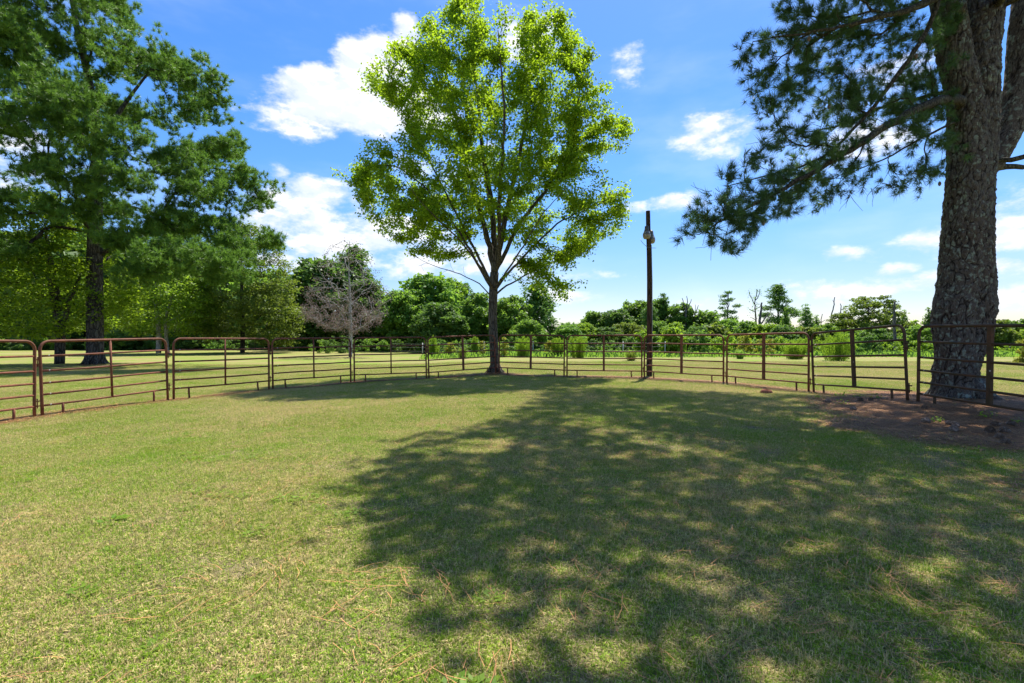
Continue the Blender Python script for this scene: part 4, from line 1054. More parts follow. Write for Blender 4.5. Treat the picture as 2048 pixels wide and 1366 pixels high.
# ------------------------------------------------------------------ lamp pole
def build_pole():
    D = 20.75; base = P(1298, 755, D); base[2] = float(gz(base[0], base[1]))
    root = thing('lamp_pole', base, 'weathered wooden pole with two old yard lamps, standing behind the fence', 'lamp pole')
    def w_(px, py, dd=0): return P(px, py, D) + np.array([0, dd, 0]) - base
    pts = [w_(1298.5, 765), w_(1299, 640), w_(1299, 560), w_(1298, 500), w_(1296.5, 460), w_(1296, 422)]
    MB().tube(resample(pts, .25), np.interp(np.linspace(0, 1, len(resample(pts, .25))), [0, 1], [.125, .092]), 14).obj('pole', M['pole'], root)
    for (px, py, dd, nm) in [(1290.5, 466, -.22, 0), (1305.5, 471, .20, 1)]:
        c = w_(px, py, dd)
        lm = MB().lathe(c, [(.0, .30), (.03, .29), (.035, .24), (.08, .235), (.09, .10), (.12, .0), (.155, -.09), (.16, -.11)], 18).obj('lamp', M['darkmetal'] if nm == 0 else M['galv'], root)
        MB().lathe(c, [(.14, -.09), (.168, -.115), (.162, -.19), (.135, -.27), (.10, -.30), (.0, -.305)], 18).obj('refractor', M['lens'], lm)
        MB().lathe(c, [(.09, .04), (.127, -.005), (.16, -.085)], 18).obj('reflector', M['galv'], lm)
        pz = w_(1297.5, py, 0); MB().tube([c + [0, 0, .17], (c + pz) / 2 + [0, 0, .2], pz + [0, 0, .12]], .022, 6).obj('bracket', M['galv'], root)
    MB().tube([w_(1302.6, 760, -.10), w_(1303, 650, -.10), w_(1303, 560, -.10), w_(1301.5, 490, -.08)], .017, 6).obj('conduit', M['galv'], root)
    MB().tube([w_(1279, 478, -.1), w_(1280, 484, -.2), w_(1285, 490, -.2), w_(1292, 495, -.15), w_(1300, 497, -.12), w_(1312, 496, 0)], .010, 5).obj('loose_cable', M['wire'], root)


build_pole()


# ------------------------------------------------------------------ bare tree
def build_bare_tree():
    D = 52.; bx = P(701, 712, D)[0]; base = np.array([bx, D, float(gz(bx, D)) - .05])
    root = thing('bare_tree', base, 'pale nearly bare tree with shrivelled brown leaves, left of the elm', 'tree')
    def w_(px, py, dd=0): return P(px, py, D) + np.array([0, dd, 0]) - base
    T = Tree(13)
    T.add_path([w_(701, 714), w_(701, 660), w_(700, 600), w_(698, 550), w_(697, 500), w_(700, 484)], -1, True, .4, rad=[.24, .19, .16, .11, .05, .02])
    T.trunkmask = [True] * len(T.pos)
    poly = [(655, 492), (700, 474), (728, 498), (755, 530), (765, 560), (785, 590), (782, 630), (750, 650), (712, 668), (672, 660), (640, 650), (605, 630), (602, 600), (625, 560), (640, 525)]
    rr = np.random.default_rng(3); C = fill_crown(poly, D, 520, rr, .8) - base
    tips = T.grow(C, .35, .7, .1, 2.0, -.03, .03, .3, allow=lambda p: p[:, 2] > 1.9)
    T.radii(.015, 2.45, .2); T.build(root, M['bark_grey'], M['bark_grey'], 0, 60)
    pos = np.array(T.pos)[tips]; sc = []
    for p in pos:
        low = 1 - smooth((p[2] - 2.5) / 5.5); n = rr.poisson(4 + 34 * low * (1.2 if p[0] < 0 else .8)); sc.append(p + rr.normal(0, .22, (n, 3)))
    sc = np.vstack(sc); link('shrivelled_leaves', leaves_mesh('shrivelled_leaves', sc, rr, .16, M['leaf_dead'], 0, .5, .5, .7), root, 'stuff')


build_bare_tree()


# ------------------------------------------------------------------ background trees, each with a crown of its own
def lobes_for(kind, H, Wd, z0, rr):
    L = []; rm = min(H * (1 - z0), Wd); tries = 0; nl = 85 if rm > 2.5 else 26
    while len(L) < nl and tries < 1500:
        tries += 1; t = rr.random() ** .85
        if kind == 'cone': e = (1.02 - t) ** .8
        elif kind == 'column': e = .95 * (1 - t ** 5) * (.8 + .2 * math.sin(3 * t))
        elif kind == 'flat': e = .45 + .55 * math.sin(2.6 * t + .3)
        else: e = math.sqrt(max(0, 1 - (1.75 * t - .8) ** 2 * .92))
        rl = rm * rr.uniform(.075, .15) * (1.1 - .35 * t); w_ = max(0, e * Wd / 2 - rl * .8); a = rr.uniform(0, 2 * np.pi); q = rr.random() ** .4
        z = H * z0 + (H * (1 - z0) - rl * .8) * t; p = np.array([math.cos(a) * w_ * q, math.sin(a) * w_ * q, z])
        if any(np.linalg.norm(p - l[0]) < .62 * (rl + l[1]) * .9 for l in L): continue
        L.append((p, rl))
    return L


def crown_of(mat, kind, H, Wd, z0, d, rr, flat=.85, cover=1.0, lsz=None, px_=0):
    lf = lsz or max(.11, .0031 * d); L = lobes_for(kind, H, Wd, z0, rr); C = []; O = []; T_ = []
    est = sum(cover * 2.1 * 4 * math.pi * rl * rl / (lf * lf * .36) for p, rl in L); cap = (16500 if 560 < px_ < 1400 else 4200 if px_ < 500 else 10000) if Wd > 4.5 else 2400
    if est > cap: lf *= math.sqrt(est / cap)
    for p, rl in L:
        n = int(cover * 2.1 * 4 * math.pi * rl * rl / (lf * lf * .36)) + 3; v = rr.normal(0, 1, (n, 3)); v /= np.linalg.norm(v, axis=1, keepdims=True)
        ph = rr.uniform(0, 6.28, 3); rad = rl * (1.0 + .22 * np.sin(4 * v[:, :1] + ph[0]) * np.sin(4 * v[:, 1:2] + ph[1]) + .12 * np.sin(7 * v[:, 2:3] + ph[2])) * (.60 + .55 * rr.random((n, 1)) ** .8)
        q = p + v * rad * np.array([1.12, 1.12, flat]); k = (q[:, 1] < .12 * Wd) | (rr.random(n) < .3); q = q[k]; v = v[k]
        C.append(q); O.append(v * .9); T_.append(np.clip(rr.normal(.45 + rr.normal(0, .16), .22, len(q)), 0, 1))
    C = np.vstack(C); return leaves_mesh('crown', C, rr, lf, mat, .1, .35, .7, .2, np.concatenate(T_), np.vstack(O)), L


def trunk_of(mat, L, H, r0, zt, rr, every=2):
    mb = MB(); ln = rr.uniform(-.02, .02) * H; pts = np.array([[ln * t * t, .008 * H * math.sin(t * 5), t * zt * H] for t in np.linspace(0, 1, 9)]); pts[0, 2] -= .1; mb.tube(pts, np.linspace(r0 * 1.3, r0 * .3, 9), 8)
    for p, rl in L[::every]:
        z = max(.1 * H, min(zt * H * .92, p[2] - .15 * H)); s_ = np.array([ln * (z / H / zt) ** 2, 0, z]); mb.tube([s_, (s_ + p) / 2 - [0, 0, .02 * H], p], [r0 * .4, r0 * .26, r0 * .1], 5, caps=False)
    return mb.mesh('trunk', mat)


def pine_crown(mat, H, Wd, z0, n_pl, d, rr, flat=.32, cover=1.0):
    L = []
    for i in range(n_pl):
        t = i / (n_pl - 1); z = H * (z0 + (.96 - z0) * t); a = i * 2.4 + rr.uniform(-.6, .6); e = (1.0 - .8 * t) if t > .35 else (.55 + 1.3 * t); w_ = Wd / 2 * e * rr.uniform(.35, .95) if t < .95 else 0
        L.append((np.array([math.cos(a) * w_, math.sin(a) * w_, z + rr.uniform(-.02, .02) * H]), Wd * rr.uniform(.10, .17) * (1.1 - .3 * t)))
    C = []; O = []; lf = max(.12, .0032 * d)
    est = sum(cover * 1.6 * 4 * math.pi * rl * rl / (lf * lf * .5) for p, rl in L); lf *= max(1, math.sqrt(est / 9000))
    for p, rl in L:
        n = int(cover * 1.6 * 4 * math.pi * rl * rl / (lf * lf * .5)) + 3; v = rr.normal(0, 1, (n, 3)); v /= np.linalg.norm(v, axis=1, keepdims=True); k = rr.random((n, 1)) ** .45 * (1 + .25 * np.sin(5 * v[:, :1] + p[0]))
        C.append(p + v * rl * k * np.array([1.25, 1.25, flat * 1.5])); O.append(v)
    return leaves_mesh('crown', np.vstack(C), rr, lf, mat, .3, .3, .5, 0., None, np.vstack(O)), L


KIND = {  # material, outline, crown start, flatness, cover
    'oak_a': ('leaf_mid', 'round', .06, .85, 1.), 'oak_b': ('leaf_mid', 'round', .05, .9, 1.), 'oak_c': ('leaf_dark', 'round', .04, .9, 1.), 'oak_d': ('leaf_dark', 'column', .03, .9, 1.), 'bright_a': ('leaf_bright', 'round', .05, .85, 1.),
    'bright_b': ('leaf_bright', 'cone', .05, .8, 1.), 'olive_b': ('leaf_olive', 'round', .06, .85, 1.), 'shrub_a': ('leaf_bright', 'round', .02, .9, .9), 'shrub_b': ('leaf_mid', 'round', .02, .9, .9), 'shrub_c': ('leaf_dark', 'round', .02, .9, .9),
    'shrub_y': ('leaf_yellow', 'round', .05, .8, .7), 'sparse': ('leaf_mid', 'cone', .30, .45, .22), 'sparse_b': ('leaf_olive', 'flat', .28, .42, .42)}
PK = {'pine_a': (.52, 12, .30), 'pine_b': (.40, 24, .36), 'pine_c': (.15, 30, .5), 'pine_d': (.08, 46, .55)}
bg_count = [0]


def bgtree(kind, px, top, d, wpx, label, cat='tree', group=None, rz=None, name=None, base_py=None):
    X = (px - 1024) / FPX * d; zb = float(gz(X, d)); H = EYE + (683 - top) / FPX * d - zb; Wd = wpx / FPX * d; bg_count[0] += 1; rr = np.random.default_rng(500 + bg_count[0])
    nm = name or ('shrub' if 'shrub' in kind else 'pine_tree' if 'pine' in kind else 'broadleaf_tree'); root = thing(nm, (X, d, zb), label, cat, group)
    if kind in PK: z0, n_, fl = PK[kind]; cm, L = pine_crown(M['pine'], H, Wd, z0, n_, d, rr, fl); tm = trunk_of(M['bark_dark'], L, H, H * .016, .94, rr, 1)
    else: mt, sh_, z0, fl, cv = KIND[kind]; cm, L = crown_of(M[mt], sh_, H, Wd, z0, d, rr, fl, cv, px_=px); tm = trunk_of(M['bark_dark'], L, H, H * .017, .8, rr, 3 if sh_ == 'round' else 1)
    link('crown', cm, root, 'stuff'); link('trunk', tm, root); return root


G1 = 'dark trees in the wood behind the left pine'
for (k, px, top, d, wp, lab) in [
    ('oak_d', -60, 440, 92, 200, 'dark wood tree at the far left edge behind the yellow-green maple'),
    ('oak_c', 40, 470, 96, 190, 'dark wood tree rising behind the left half of the maple'),
    ('oak_d', 150, 450, 94, 200, 'dark wood tree directly behind the left pine trunk'),
    ('oak_c', 245, 480, 97, 190, 'dark wood tree showing just right of the left pine trunk'),
    ('oak_d', 340, 470, 93, 200, 'dark wood tree behind the pair of pale trunks'),
    ('oak_c', 430, 500, 96, 170, 'dark wood tree behind the left side of the olive tree'),
    ('oak_a', 540, 540, 94, 150, 'mid green tree in the gap between olive tree and bare tree'),
    ('olive_b', 590, 548, 90, 90, 'yellow-tinged tree at the right shoulder of the olive tree'),
    ('oak_c', 640, 516, 82, 150, 'dark round tree behind the left half of the bare tree'),
    ('pine_d', 706, 492, 88, 150, 'dark pine rising behind the bare tree'),
    ('oak_c', 735, 560, 78, 110, 'low dark tree behind the right half of the bare tree'),
    ('oak_a', 800, 580, 74, 95, 'green tree at the left end of the oak clump, right of the bare tree'),
    ('oak_b', 858, 552, 80, 165, 'broad round oak, the largest of the clump left of the elm trunk'),
    ('bright_a', 900, 556, 84, 90, 'brighter green tree top on the right shoulder of the broad oak'),
    ('oak_c', 880, 605, 70, 110, 'lower dark oak in front of the broad oak'),
    ('pine_c', 930, 562, 86, 90, 'brownish-green pine between the broad oak and the elm trunk'),
    ('oak_a', 958, 585, 74, 85, 'grey-green tree touching the left side of the elm trunk'),
    ('oak_c', 985, 600, 80, 80, 'dark tree hidden behind the elm trunk'),
    ('oak_b', 1020, 592, 72, 110, 'soft green tree directly right of the elm trunk'),
    ('pine_d', 1076, 562, 76, 115, 'dark wind-shaped pine standing free right of the elm trunk'),
    ('oak_a', 1055, 640, 66, 80, 'low green tree at the foot of the free-standing dark pine'),
    ('oak_b', 1140, 645, 112, 85, 'far low tree just right of the dark pine'),
    ('oak_a', 1190, 622, 100, 80, 'rounded tree at the left end of the right-hand wood'),
    ('oak_c', 1232, 618, 98, 90, 'dark tree second from the left end of the right-hand wood'),
    ('oak_b', 1272, 602, 102, 95, 'high domed tree left of the lamp pole'),
    ('oak_a', 1308, 598, 100, 80, 'green tree right behind the lamp pole'),
    ('pine_b', 1326, 585, 98, 56, 'thin tall pine close to the right of the lamp pole'),
    ('pine_c', 1300, 612, 92, 60, 'lower pine behind the lamp pole'),
    ('oak_a', 1362, 606, 96, 66, 'dark topped tree left of the bare snags'),
    ('oak_b', 1412, 622, 94, 80, 'green tree behind and right of the bare snags'),
    ('oak_a', 1458, 638, 90, 70, 'low green tree under the small lone pine'),
    ('olive_b', 1490, 645, 88, 70, 'olive green tree between the two lone pines'),
    ('oak_a', 1550, 655, 90, 80, 'low green tree under the large lone pine'),
    ('oak_b', 1605, 660, 100, 90, 'low green tree right of the large lone pine'),
    ('olive_b', 1660, 655, 96, 80, 'low olive tree under the crooked dead stems'),
    ('bright_a', 1715, 655, 90, 100, 'bright low tree under the wide flat-crowned tree'),
    ('bright_a', 1790, 655, 84, 90, 'bright low tree around the tall dead trunk'),
    ('bright_b', 1830, 640, 86, 60, 'pale green pointed tree left of the big pine trunk'),
    ('sparse', 1858, 612, 84, 44, 'thin pale tree peeping past the big pine trunk'),
    ('pine_a', 1455, 578, 110, 56, 'small lone pine with layered crown against the sky'),
    ('pine_b', 1556, 568, 108, 84, 'large lone pine with rounded crown against the sky'),
    ('sparse', 1572, 612, 96, 36, 'thin light green tree in front of the large lone pine'),
    ('sparse', 1612, 603, 98, 50, 'feathery young tree right of the large lone pine'),
    ('sparse', 1632, 628, 98, 34, 'small thin tree beside the feathery young tree'),
    ('sparse_b', 1738, 588, 82, 120, 'wide flat-crowned olive tree left of the big pine'),
    ('sparse_b', 1682, 625, 86, 60, 'small flat-crowned tree beside the crooked dead stems'),
    ('sparse', 1808, 618, 86, 34, 'small clump of leaves right of the tall dead trunk'),
    ('oak_b', 2015, 640, 170, 60, 'far tree line top at right of the big pine trunk'),
    ('oak_a', 2060, 636, 165, 60, 'far dark tree at the right edge of the photo'),
    ('oak_a', 2035, 655, 120, 60, 'nearer green tree at the right edge behind the panel')]:
    bgtree(k, px, top, d, wp, lab)

LM = [(0, 'the left photo edge'), (120, 'the maple trunk'), (190, 'the left pine trunk'), (254, 'the stay of the left pine panel'), (327, 'the twin pale trunks'), (410, 'the third panel left of the bare tree'), (485, 'the olive tree trunk'), (540, 'the olive tree edge'), (610, 'the white shed'), (701, 'the bare tree trunk'),
      (782, 'the leftmost wire fence post'), (868, 'the narrow feathery weed'), (925, 'the arching grass clump'), (990, 'the elm trunk'), (1048, 'the broad weed right of the elm'), (1100, 'the yellowish bush right of the elm'), (1158, 'the weed between elm and lamp pole'), (1246, 'the pale post left of the lamp pole'), (1298, 'the lamp pole'),
      (1372, 'the forked snag'), (1415, 'the tree right of the snags'), (1455, 'the small lone pine'), (1513, 'the half-bare tree'), (1556, 'the large lone pine'), (1612, 'the feathery young tree'), (1672, 'the largest feathery weed'), (1738, 'the flat-crowned tree'), (1790, 'the tall dead trunk'), (1850, 'the near panel post'), (1925, 'the big pine trunk'), (2046, 'the right photo edge')]
used_lab = {}


def by_landmark(stem, px):
    best = min(LM, key=lambda l: abs(l[0] - px)); dx = px - best[0]; rel = 'in line with' if abs(dx) < 9 else ('just right of' if dx > 0 else 'just left of') if abs(dx) < 26 else ('well right of' if dx > 0 else 'well left of')
    return stem + ' ' + rel + ' ' + best[1]


# lower belt of green filling behind the lone pines
r = np.random.default_rng(77)
for i, px in enumerate(np.linspace(1130, 2070, 22)):
    px = px + r.uniform(-12, 12); bgtree(['oak_a', 'bright_a', 'oak_c', 'olive_b'][i % 4], px, 646 + r.uniform(-8, 12), 74 + r.uniform(-8, 14), 70 + r.uniform(-10, 20), by_landmark('low horizon tree', px), 'tree', 'low trees in the green belt on the right')
# undergrowth at the foot of the left wood
for i, px in enumerate(np.linspace(-30, 860, 26)):
    px = px + r.uniform(-10, 10); bgtree(['shrub_c', 'shrub_b', 'shrub_c'][i % 3], px, 672 + r.uniform(-6, 8), 86 + r.uniform(-5, 3) if px < 640 else 66 + r.uniform(-3, 4), 60 + r.uniform(-10, 20), by_landmark('dark wood-edge shrub', px), 'shrub', 'dark shrubs along the left wood edge')
for i, px in enumerate(np.linspace(870, 1260, 11)):
    px = px + r.uniform(-10, 10); bgtree(['shrub_c', 'shrub_b'][i % 2], px, 676 + r.uniform(-4, 6), 60 + r.uniform(-3, 4), 55 + r.uniform(-10, 15), by_landmark('green wood-edge shrub', px), 'shrub', 'shrubs along the middle wood edge')
SH = [(1292, 660, 'shrub_a'), (1320, 672, 'shrub_b'), (1345, 655, 'shrub_a'), (1375, 672, 'shrub_b'), (1400, 660, 'shrub_b'), (1425, 672, 'shrub_a'), (1452, 668, 'shrub_a'), (1485, 672, 'shrub_a'), (1515, 676, 'shrub_b'), (1548, 670, 'shrub_a'), (1580, 676, 'shrub_b'),
      (1612, 678, 'shrub_a'), (1645, 680, 'shrub_a'), (1700, 672, 'shrub_b'), (1740, 672, 'shrub_c'), (1775, 682, 'shrub_a'), (1810, 676, 'shrub_a'), (1845, 680, 'shrub_a'), (1880, 678, 'shrub_b'), (2010, 690, 'shrub_a'), (2040, 686, 'shrub_a')]
for i, (px, top, k) in enumerate(SH): bgtree(k, px, top, 54 + r.uniform(-3, 5), 52 + r.uniform(-8, 12), by_landmark('leafy field-edge shrub', px), 'shrub', 'shrubs along the right-hand field edge')
for (px, top, d, wp, lab) in [(900, 684, 50, 26, 'small yellow-green bush left of the elm trunk'), (965, 682, 49, 20, 'small yellow bush touching the left side of the elm trunk'), (1008, 674, 47, 26, 'yellow bush with red stems just right of the elm trunk'),
                              (1098, 680, 48, 22, 'yellowish bush behind the right post of the panel right of the elm'), (1488, 664, 50, 34, 'yellow flowering bush behind the wide-stay panel'), (1530, 676, 50, 50, 'yellow-green bush beside the short feathery weed'), (2046, 678, 34, 40, 'yellow-leaved bush at the right edge')]:
    bgtree('shrub_y', px, top, d, wp, lab, 'bush', name='bush')


# trees standing on the lawn at left
def lawn_tree(px, py, d, poly, mat, label, nleaf, leafsz, trunks, seed, depthf=.8, ntg=420, rmax=.3):
    bx = P(px, py, d)[0]; base = np.array([bx, d, float(gz(bx, d)) - .05]); root = thing('broadleaf_tree', base, label, 'tree')
    def w_(a, b, dd=0): return P(a, b, d) + np.array([0, dd, 0]) - base
    T = Tree(seed)
    for tp, rad in trunks: T.add_path([w_(*q) for q in tp], -1, True, .4, rad=rad)
    T.trunkmask = [True] * len(T.pos); rr = np.random.default_rng(seed); C = fill_crown(poly, d, ntg, rr, depthf, .3) - base
    zmin = C[:, 2].min()
    tips = T.grow(C, .4, .5, .12, 1.5, 0, .04, .35, allow=lambda p: p[:, 2] > 1.2)
    T.radii(.012, 2.3, rmax); T.build(root, trunks_mat, trunks_mat, 0, 80)
    pos = np.array(T.pos)[tips]; per = int(nleaf / len(pos)); Cc = np.repeat(pos, per, 0) + rr.normal(0, 1, (len(pos) * per, 3)) * np.array([.42, .42, .20]) * (leafsz / .2) ** .5
    link('foliage', leaves_mesh('foliage', Cc, rr, leafsz, mat, .9, .25, .8, .15), root, 'stuff')


trunks_mat = M['bark_left']
lawn_tree(120, 727, 35, [(-70, 430), (0, 395), (60, 380), (130, 400), (170, 440), (215, 500), (262, 580), (262, 640), (225, 660), (160, 665), (90, 668), (30, 672), (-40, 660), (-90, 560)], M['maple'], 'yellow-green maple with thin trunk left of the massive pine', 38000, .21,
          [([(119, 730), (120, 700), (121, 660), (112, 600), (100, 520), (90, 450)], [.42, .36, .34, .25, .15, .05]), ([(121, 660), (140, 600), (165, 540)], [.2, .15, .06])], 41)
trunks_mat = M['bark_grey']
lawn_tree(318, 705, 62, [(250, 560), (300, 520), (360, 520), (410, 560), (430, 620), (415, 655), (385, 668), (330, 662), (280, 668), (248, 650), (238, 610)], M['leaf_bright'], 'light green tree on two pale trunks right of the massive pine', 22000, .30,
          [([(317, 706), (318, 680), (316, 640), (310, 600), (312, 550)], [.34, .28, .25, .18, .06]), ([(336, 714), (333, 680), (330, 640), (345, 590), (360, 550)], [.26, .2, .18, .12, .05])], 42)
trunks_mat = M['bark_dark']
lawn_tree(485, 706, 66, [(470, 450), (520, 455), (555, 490), (575, 540), (592, 600), (594, 650), (575, 690), (545, 695), (500, 672), (455, 672), (415, 690), (405, 640), (410, 560), (430, 490)], M['leaf_olive'], 'dense olive green rounded tree on a short trunk, left of the bare tree', 34000, .29,
          [([(485, 708), (485, 690), (486, 660), (484, 600), (482, 520)], [.42, .3, .26, .18, .06])], 43)


# ------------------------------------------------------------------ snags
def snag(px, py, d, stems, label, leafy=0, mat='bark_snag', seed=1):
    bx = P(px, py, d)[0]; base = np.array([bx, d, float(gz(bx, d)) - .05]); root = thing('dead_tree' if not leafy else 'broadleaf_tree', base, label, 'dead tree' if not leafy else 'tree')
    mb = MB(); rr = np.random.default_rng(seed); ends = []
    for pts, r0, r1 in stems:
        q = resample([P(a, b, d) + np.array([0, rr.normal(0, .1), 0]) - base for a, b in pts], .5); q[1:-1] += rr.normal(0, .05, q[1:-1].shape)
        mb.tube(q, np.linspace(r0, r1, len(q)), 6); ends += list(q[len(q) // 2:])
    mb.obj('trunk', M[mat], root)
    if leafy:
        e = np.array(ends); C = np.repeat(e, leafy, 0) + rr.normal(0, .35, (len(e) * leafy, 3)); link('foliage', leaves_mesh('foliage', C, rr, .3, M['leaf_mid'], .5, .3, .6, .2), root, 'stuff')


snag(1370, 690, 94, [([(1372, 690), (1371, 640), (1372, 618)], .34, .2), ([(1372, 625), (1366, 605), (1364, 596)], .14, .06), ([(1372, 620), (1376, 600), (1373, 592)], .14, .05), ([(1374, 618), (1380, 608), (1383, 598)], .13, .05), ([(1367, 612), (1362, 606)], .07, .04)], 'bare forked dead snag above the wood right of the lamp pole')
snag(1390, 690, 94, [([(1391, 690), (1390, 650), (1390, 628)], .28, .16), ([(1390, 632), (1385, 618), (1382, 611)], .12, .05), ([(1390, 630), (1394, 618), (1397, 610)], .12, .05), ([(1391, 626), (1391, 609)], .07, .04)], 'smaller bare snag just right of the forked snag')
snag(1513, 700, 100, [([(1512, 700), (1512, 640), (1510, 605), (1514, 578)], .24, .06), ([(1510, 610), (1502, 595), (1497, 583)], .09, .05), ([(1512, 600), (1520, 590), (1519, 580)], .09, .05), ([(1511, 640), (1503, 635)], .07, .05), ([(1511, 625), (1499, 618)], .07, .05), ([(1511, 618), (1521, 612)], .07, .05)], 'tall thin half-bare tree between the two lone pines', 11, 'bark_dark', 4)
snag(1520, 705, 92, [([(1518, 705), (1519, 660), (1521, 630), (1523, 605)], .42, .16), ([(1521, 648), (1530, 636), (1538, 624)], .16, .08), ([(1520, 655), (1534, 648), (1541, 634)], .16, .08), ([(1520, 650), (1530, 655), (1543, 640)], .1, .05)], 'broken grey dead trunk with raised arms between the lone pines')
snag(1643, 705, 92, [([(1643, 705), (1643, 660), (1642, 645), (1644, 628)], .16, .06), ([(1642, 645), (1650, 640)], .06, .04), ([(1642, 645), (1637, 640)], .06, .04)], 'thin bare dead stick left of the crooked stems')
snag(1668, 700, 92, [([(1663, 700), (1662, 650), (1662, 628), (1668, 615), (1667, 605), (1670, 594)], .2, .08), ([(1668, 606), (1665, 600)], .05, .03)], 'crooked dead stem like an S above the green belt')
snag(1682, 700, 92, [([(1676, 700), (1678, 650), (1680, 628), (1683, 616), (1681, 607)], .2, .07), ([(1683, 619), (1690, 616), (1697, 618)], .08, .04)], 'dead stem with one arm reaching right, left of the flat-crowned tree')
snag(1790, 722, 60, [([(1793, 722), (1791, 680), (1789, 640), (1788, 602)], .24, .10), ([(1789, 620), (1784, 616), (1777, 616)], .06, .03), ([(1789, 612), (1796, 606)], .05, .03)], 'tall straight grey dead trunk left of the big pine')


# ------------------------------------------------------------------ feathery weeds and grass clumps
def fennel(px, py, d, wpx, top, label, seed):
    bx = P(px, py, d)[0]; base = np.array([bx, d, float(gz(bx, d))]); root = thing('tall_weed', base, label, 'weed')
    rr = np.random.default_rng(seed); H = EYE + (683 - top) / FPX * d - base[2]; wd = wpx / FPX * d / 2; mb = MB(); C = []
    n = int(26 + wd * 14)
    for k in range(n):
        a = rr.uniform(0, 2 * np.pi); q = rr.random() ** .6; b = np.array([math.cos(a), math.sin(a), 0]) * q * wd * .55; h = H * rr.uniform(.6, 1.02) * (1 - .25 * q); t = b + np.array([math.cos(a), math.sin(a), 0]) * q * wd * .45 + np.array([0, 0, h])
        mb.tube([b, (b + t) / 2 + np.array([0, 0, .05]), t], [.014, .010, .004], 4, caps=False)
        m_ = 90; u = rr.random(m_) ** .8; C.append(b + (t - b) * u[:, None] + rr.normal(0, 1, (m_, 3)) * np.array([.07, .07, .05]))
    mb.obj('stalks', M['fennel'], root, kind='stuff'); C = np.vstack(C); A = rr.normal(0, .25, C.shape) + np.array([0, 0, 1.])
    V, tn = tuft_arrays(C, A, 3, .16, .016, rr, (.1, .6), .05)
    link('foliage', raw_mesh('foliage', V, np.arange(len(V)).reshape(-1, 3), M['fennel'], False, {'tint': ('FACE', tn)}), root, 'stuff')


for a in [(868, 702, 50, 20, 668, 'narrow feathery green weed left of the elm trunk, behind the panel joint', 1), (950, 699, 51, 15, 668, 'small feathery weed just left of the elm trunk', 2), (1048, 703, 46, 36, 668, 'broad feathery weed behind the wide stay right of the elm', 3),
          (1116, 700, 48, 34, 672, 'faint feathery weed left of the joint between elm and lamp pole', 4), (1158, 708, 44, 44, 664, 'broad feathery weed behind the panel between elm and lamp pole', 5), (1588, 722, 41, 46, 678, 'short wide feathery weed left of the tilted panel', 6),
          (1672, 727, 38, 68, 656, 'largest bright feathery weed, seen through the tilted panel', 7), (1605, 700, 50, 40, 672, 'feathery weed behind the joint left of the tilted panel', 8)]: fennel(*a)


def clump(px, py, d, wpx, hpx, label, seed, mat, n=260):
    bx = P(px, py, d)[0]; base = np.array([bx, d, float(gz(bx, d))]); rr = np.random.default_rng(seed); wd = wpx / FPX * d / 2; H = hpx / FPX * d
    a = rr.uniform(0, 2 * np.pi, n); o = np.stack([np.cos(a), np.sin(a), np.zeros(n)], -1); b = o * (rr.random(n) ** .7 * wd * .3)[:, None]; hh = H * rr.uniform(.5, 1.05, n)
    m_ = b + o * (wd * .35 * rr.random(n))[:, None] + np.stack([0 * a, 0 * a, hh * .7], -1); t = m_ + o * (wd * rr.uniform(.1, .6, n))[:, None] + np.stack([0 * a, 0 * a, hh * rr.uniform(-.1, .3, n)], -1)
    sd = np.stack([-np.sin(a), np.cos(a), 0 * a], -1) * .012; V = np.stack([b - sd, b + sd, m_ + sd, m_ - sd, t], 1).reshape(-1, 3); i = np.arange(n)[:, None] * 5; tn = rr.random(n)
    o_ = link('grass_clump', raw_mesh('grass_clump', V, [i + np.array([[0, 1, 2, 3]]), i + np.array([[3, 2, 4]])], mat, False, {'tint': ('FACE', np.concatenate([tn, tn]))})); o_.location = tuple(base); tag(o_, label, 'grass clump')


clump(925, 714, 44, 44, 30, 'grey-green arching grass clump behind the panel left of the elm', 1, M['leaf_olive'])
clump(1262, 724, 38, 52, 26, 'tawny low grass clump left of the lamp pole foot', 2, M['leaf_olive'])
clump(1480, 718, 42, 40, 22, 'low grass clump under the yellow flowering bush', 3, M['leaf_mid'])
# rough weeds along the field edge, uncountable
rr = np.random.default_rng(9); n = 26000; y = rr.uniform(45, 60, n); x = rr.uniform(-9, 75, n); keep = rr.random(n) < smooth((y - 44) / 4) ; x, y = x[keep], y[keep]; n = len(x)
a = rr.uniform(0, 2 * np.pi, n); h = rr.uniform(.12, .5, n) * smooth((y - 43) / 8 + .3); b = np.stack([x, y, gz(x, y) - .02], -1); t = b + np.stack([np.cos(a) * h * .5, np.sin(a) * h * .5, h], -1); sd = np.stack([-np.sin(a), np.cos(a), 0 * a], -1) * (.05 + h * .12)[:, None]
V = np.stack([b - sd * .4, b + sd * .4, t + sd, t - sd * .4], 1).reshape(-1, 3); F = np.arange(n * 4).reshape(-1, 4)
tag(link('weeds', raw_mesh('weeds', V, F, M['leaf_mid'], False, {'tint': ('FACE', rr.random(n))})), 'rough green weeds along the far edge of the mown field', 'weeds', kind='stuff')


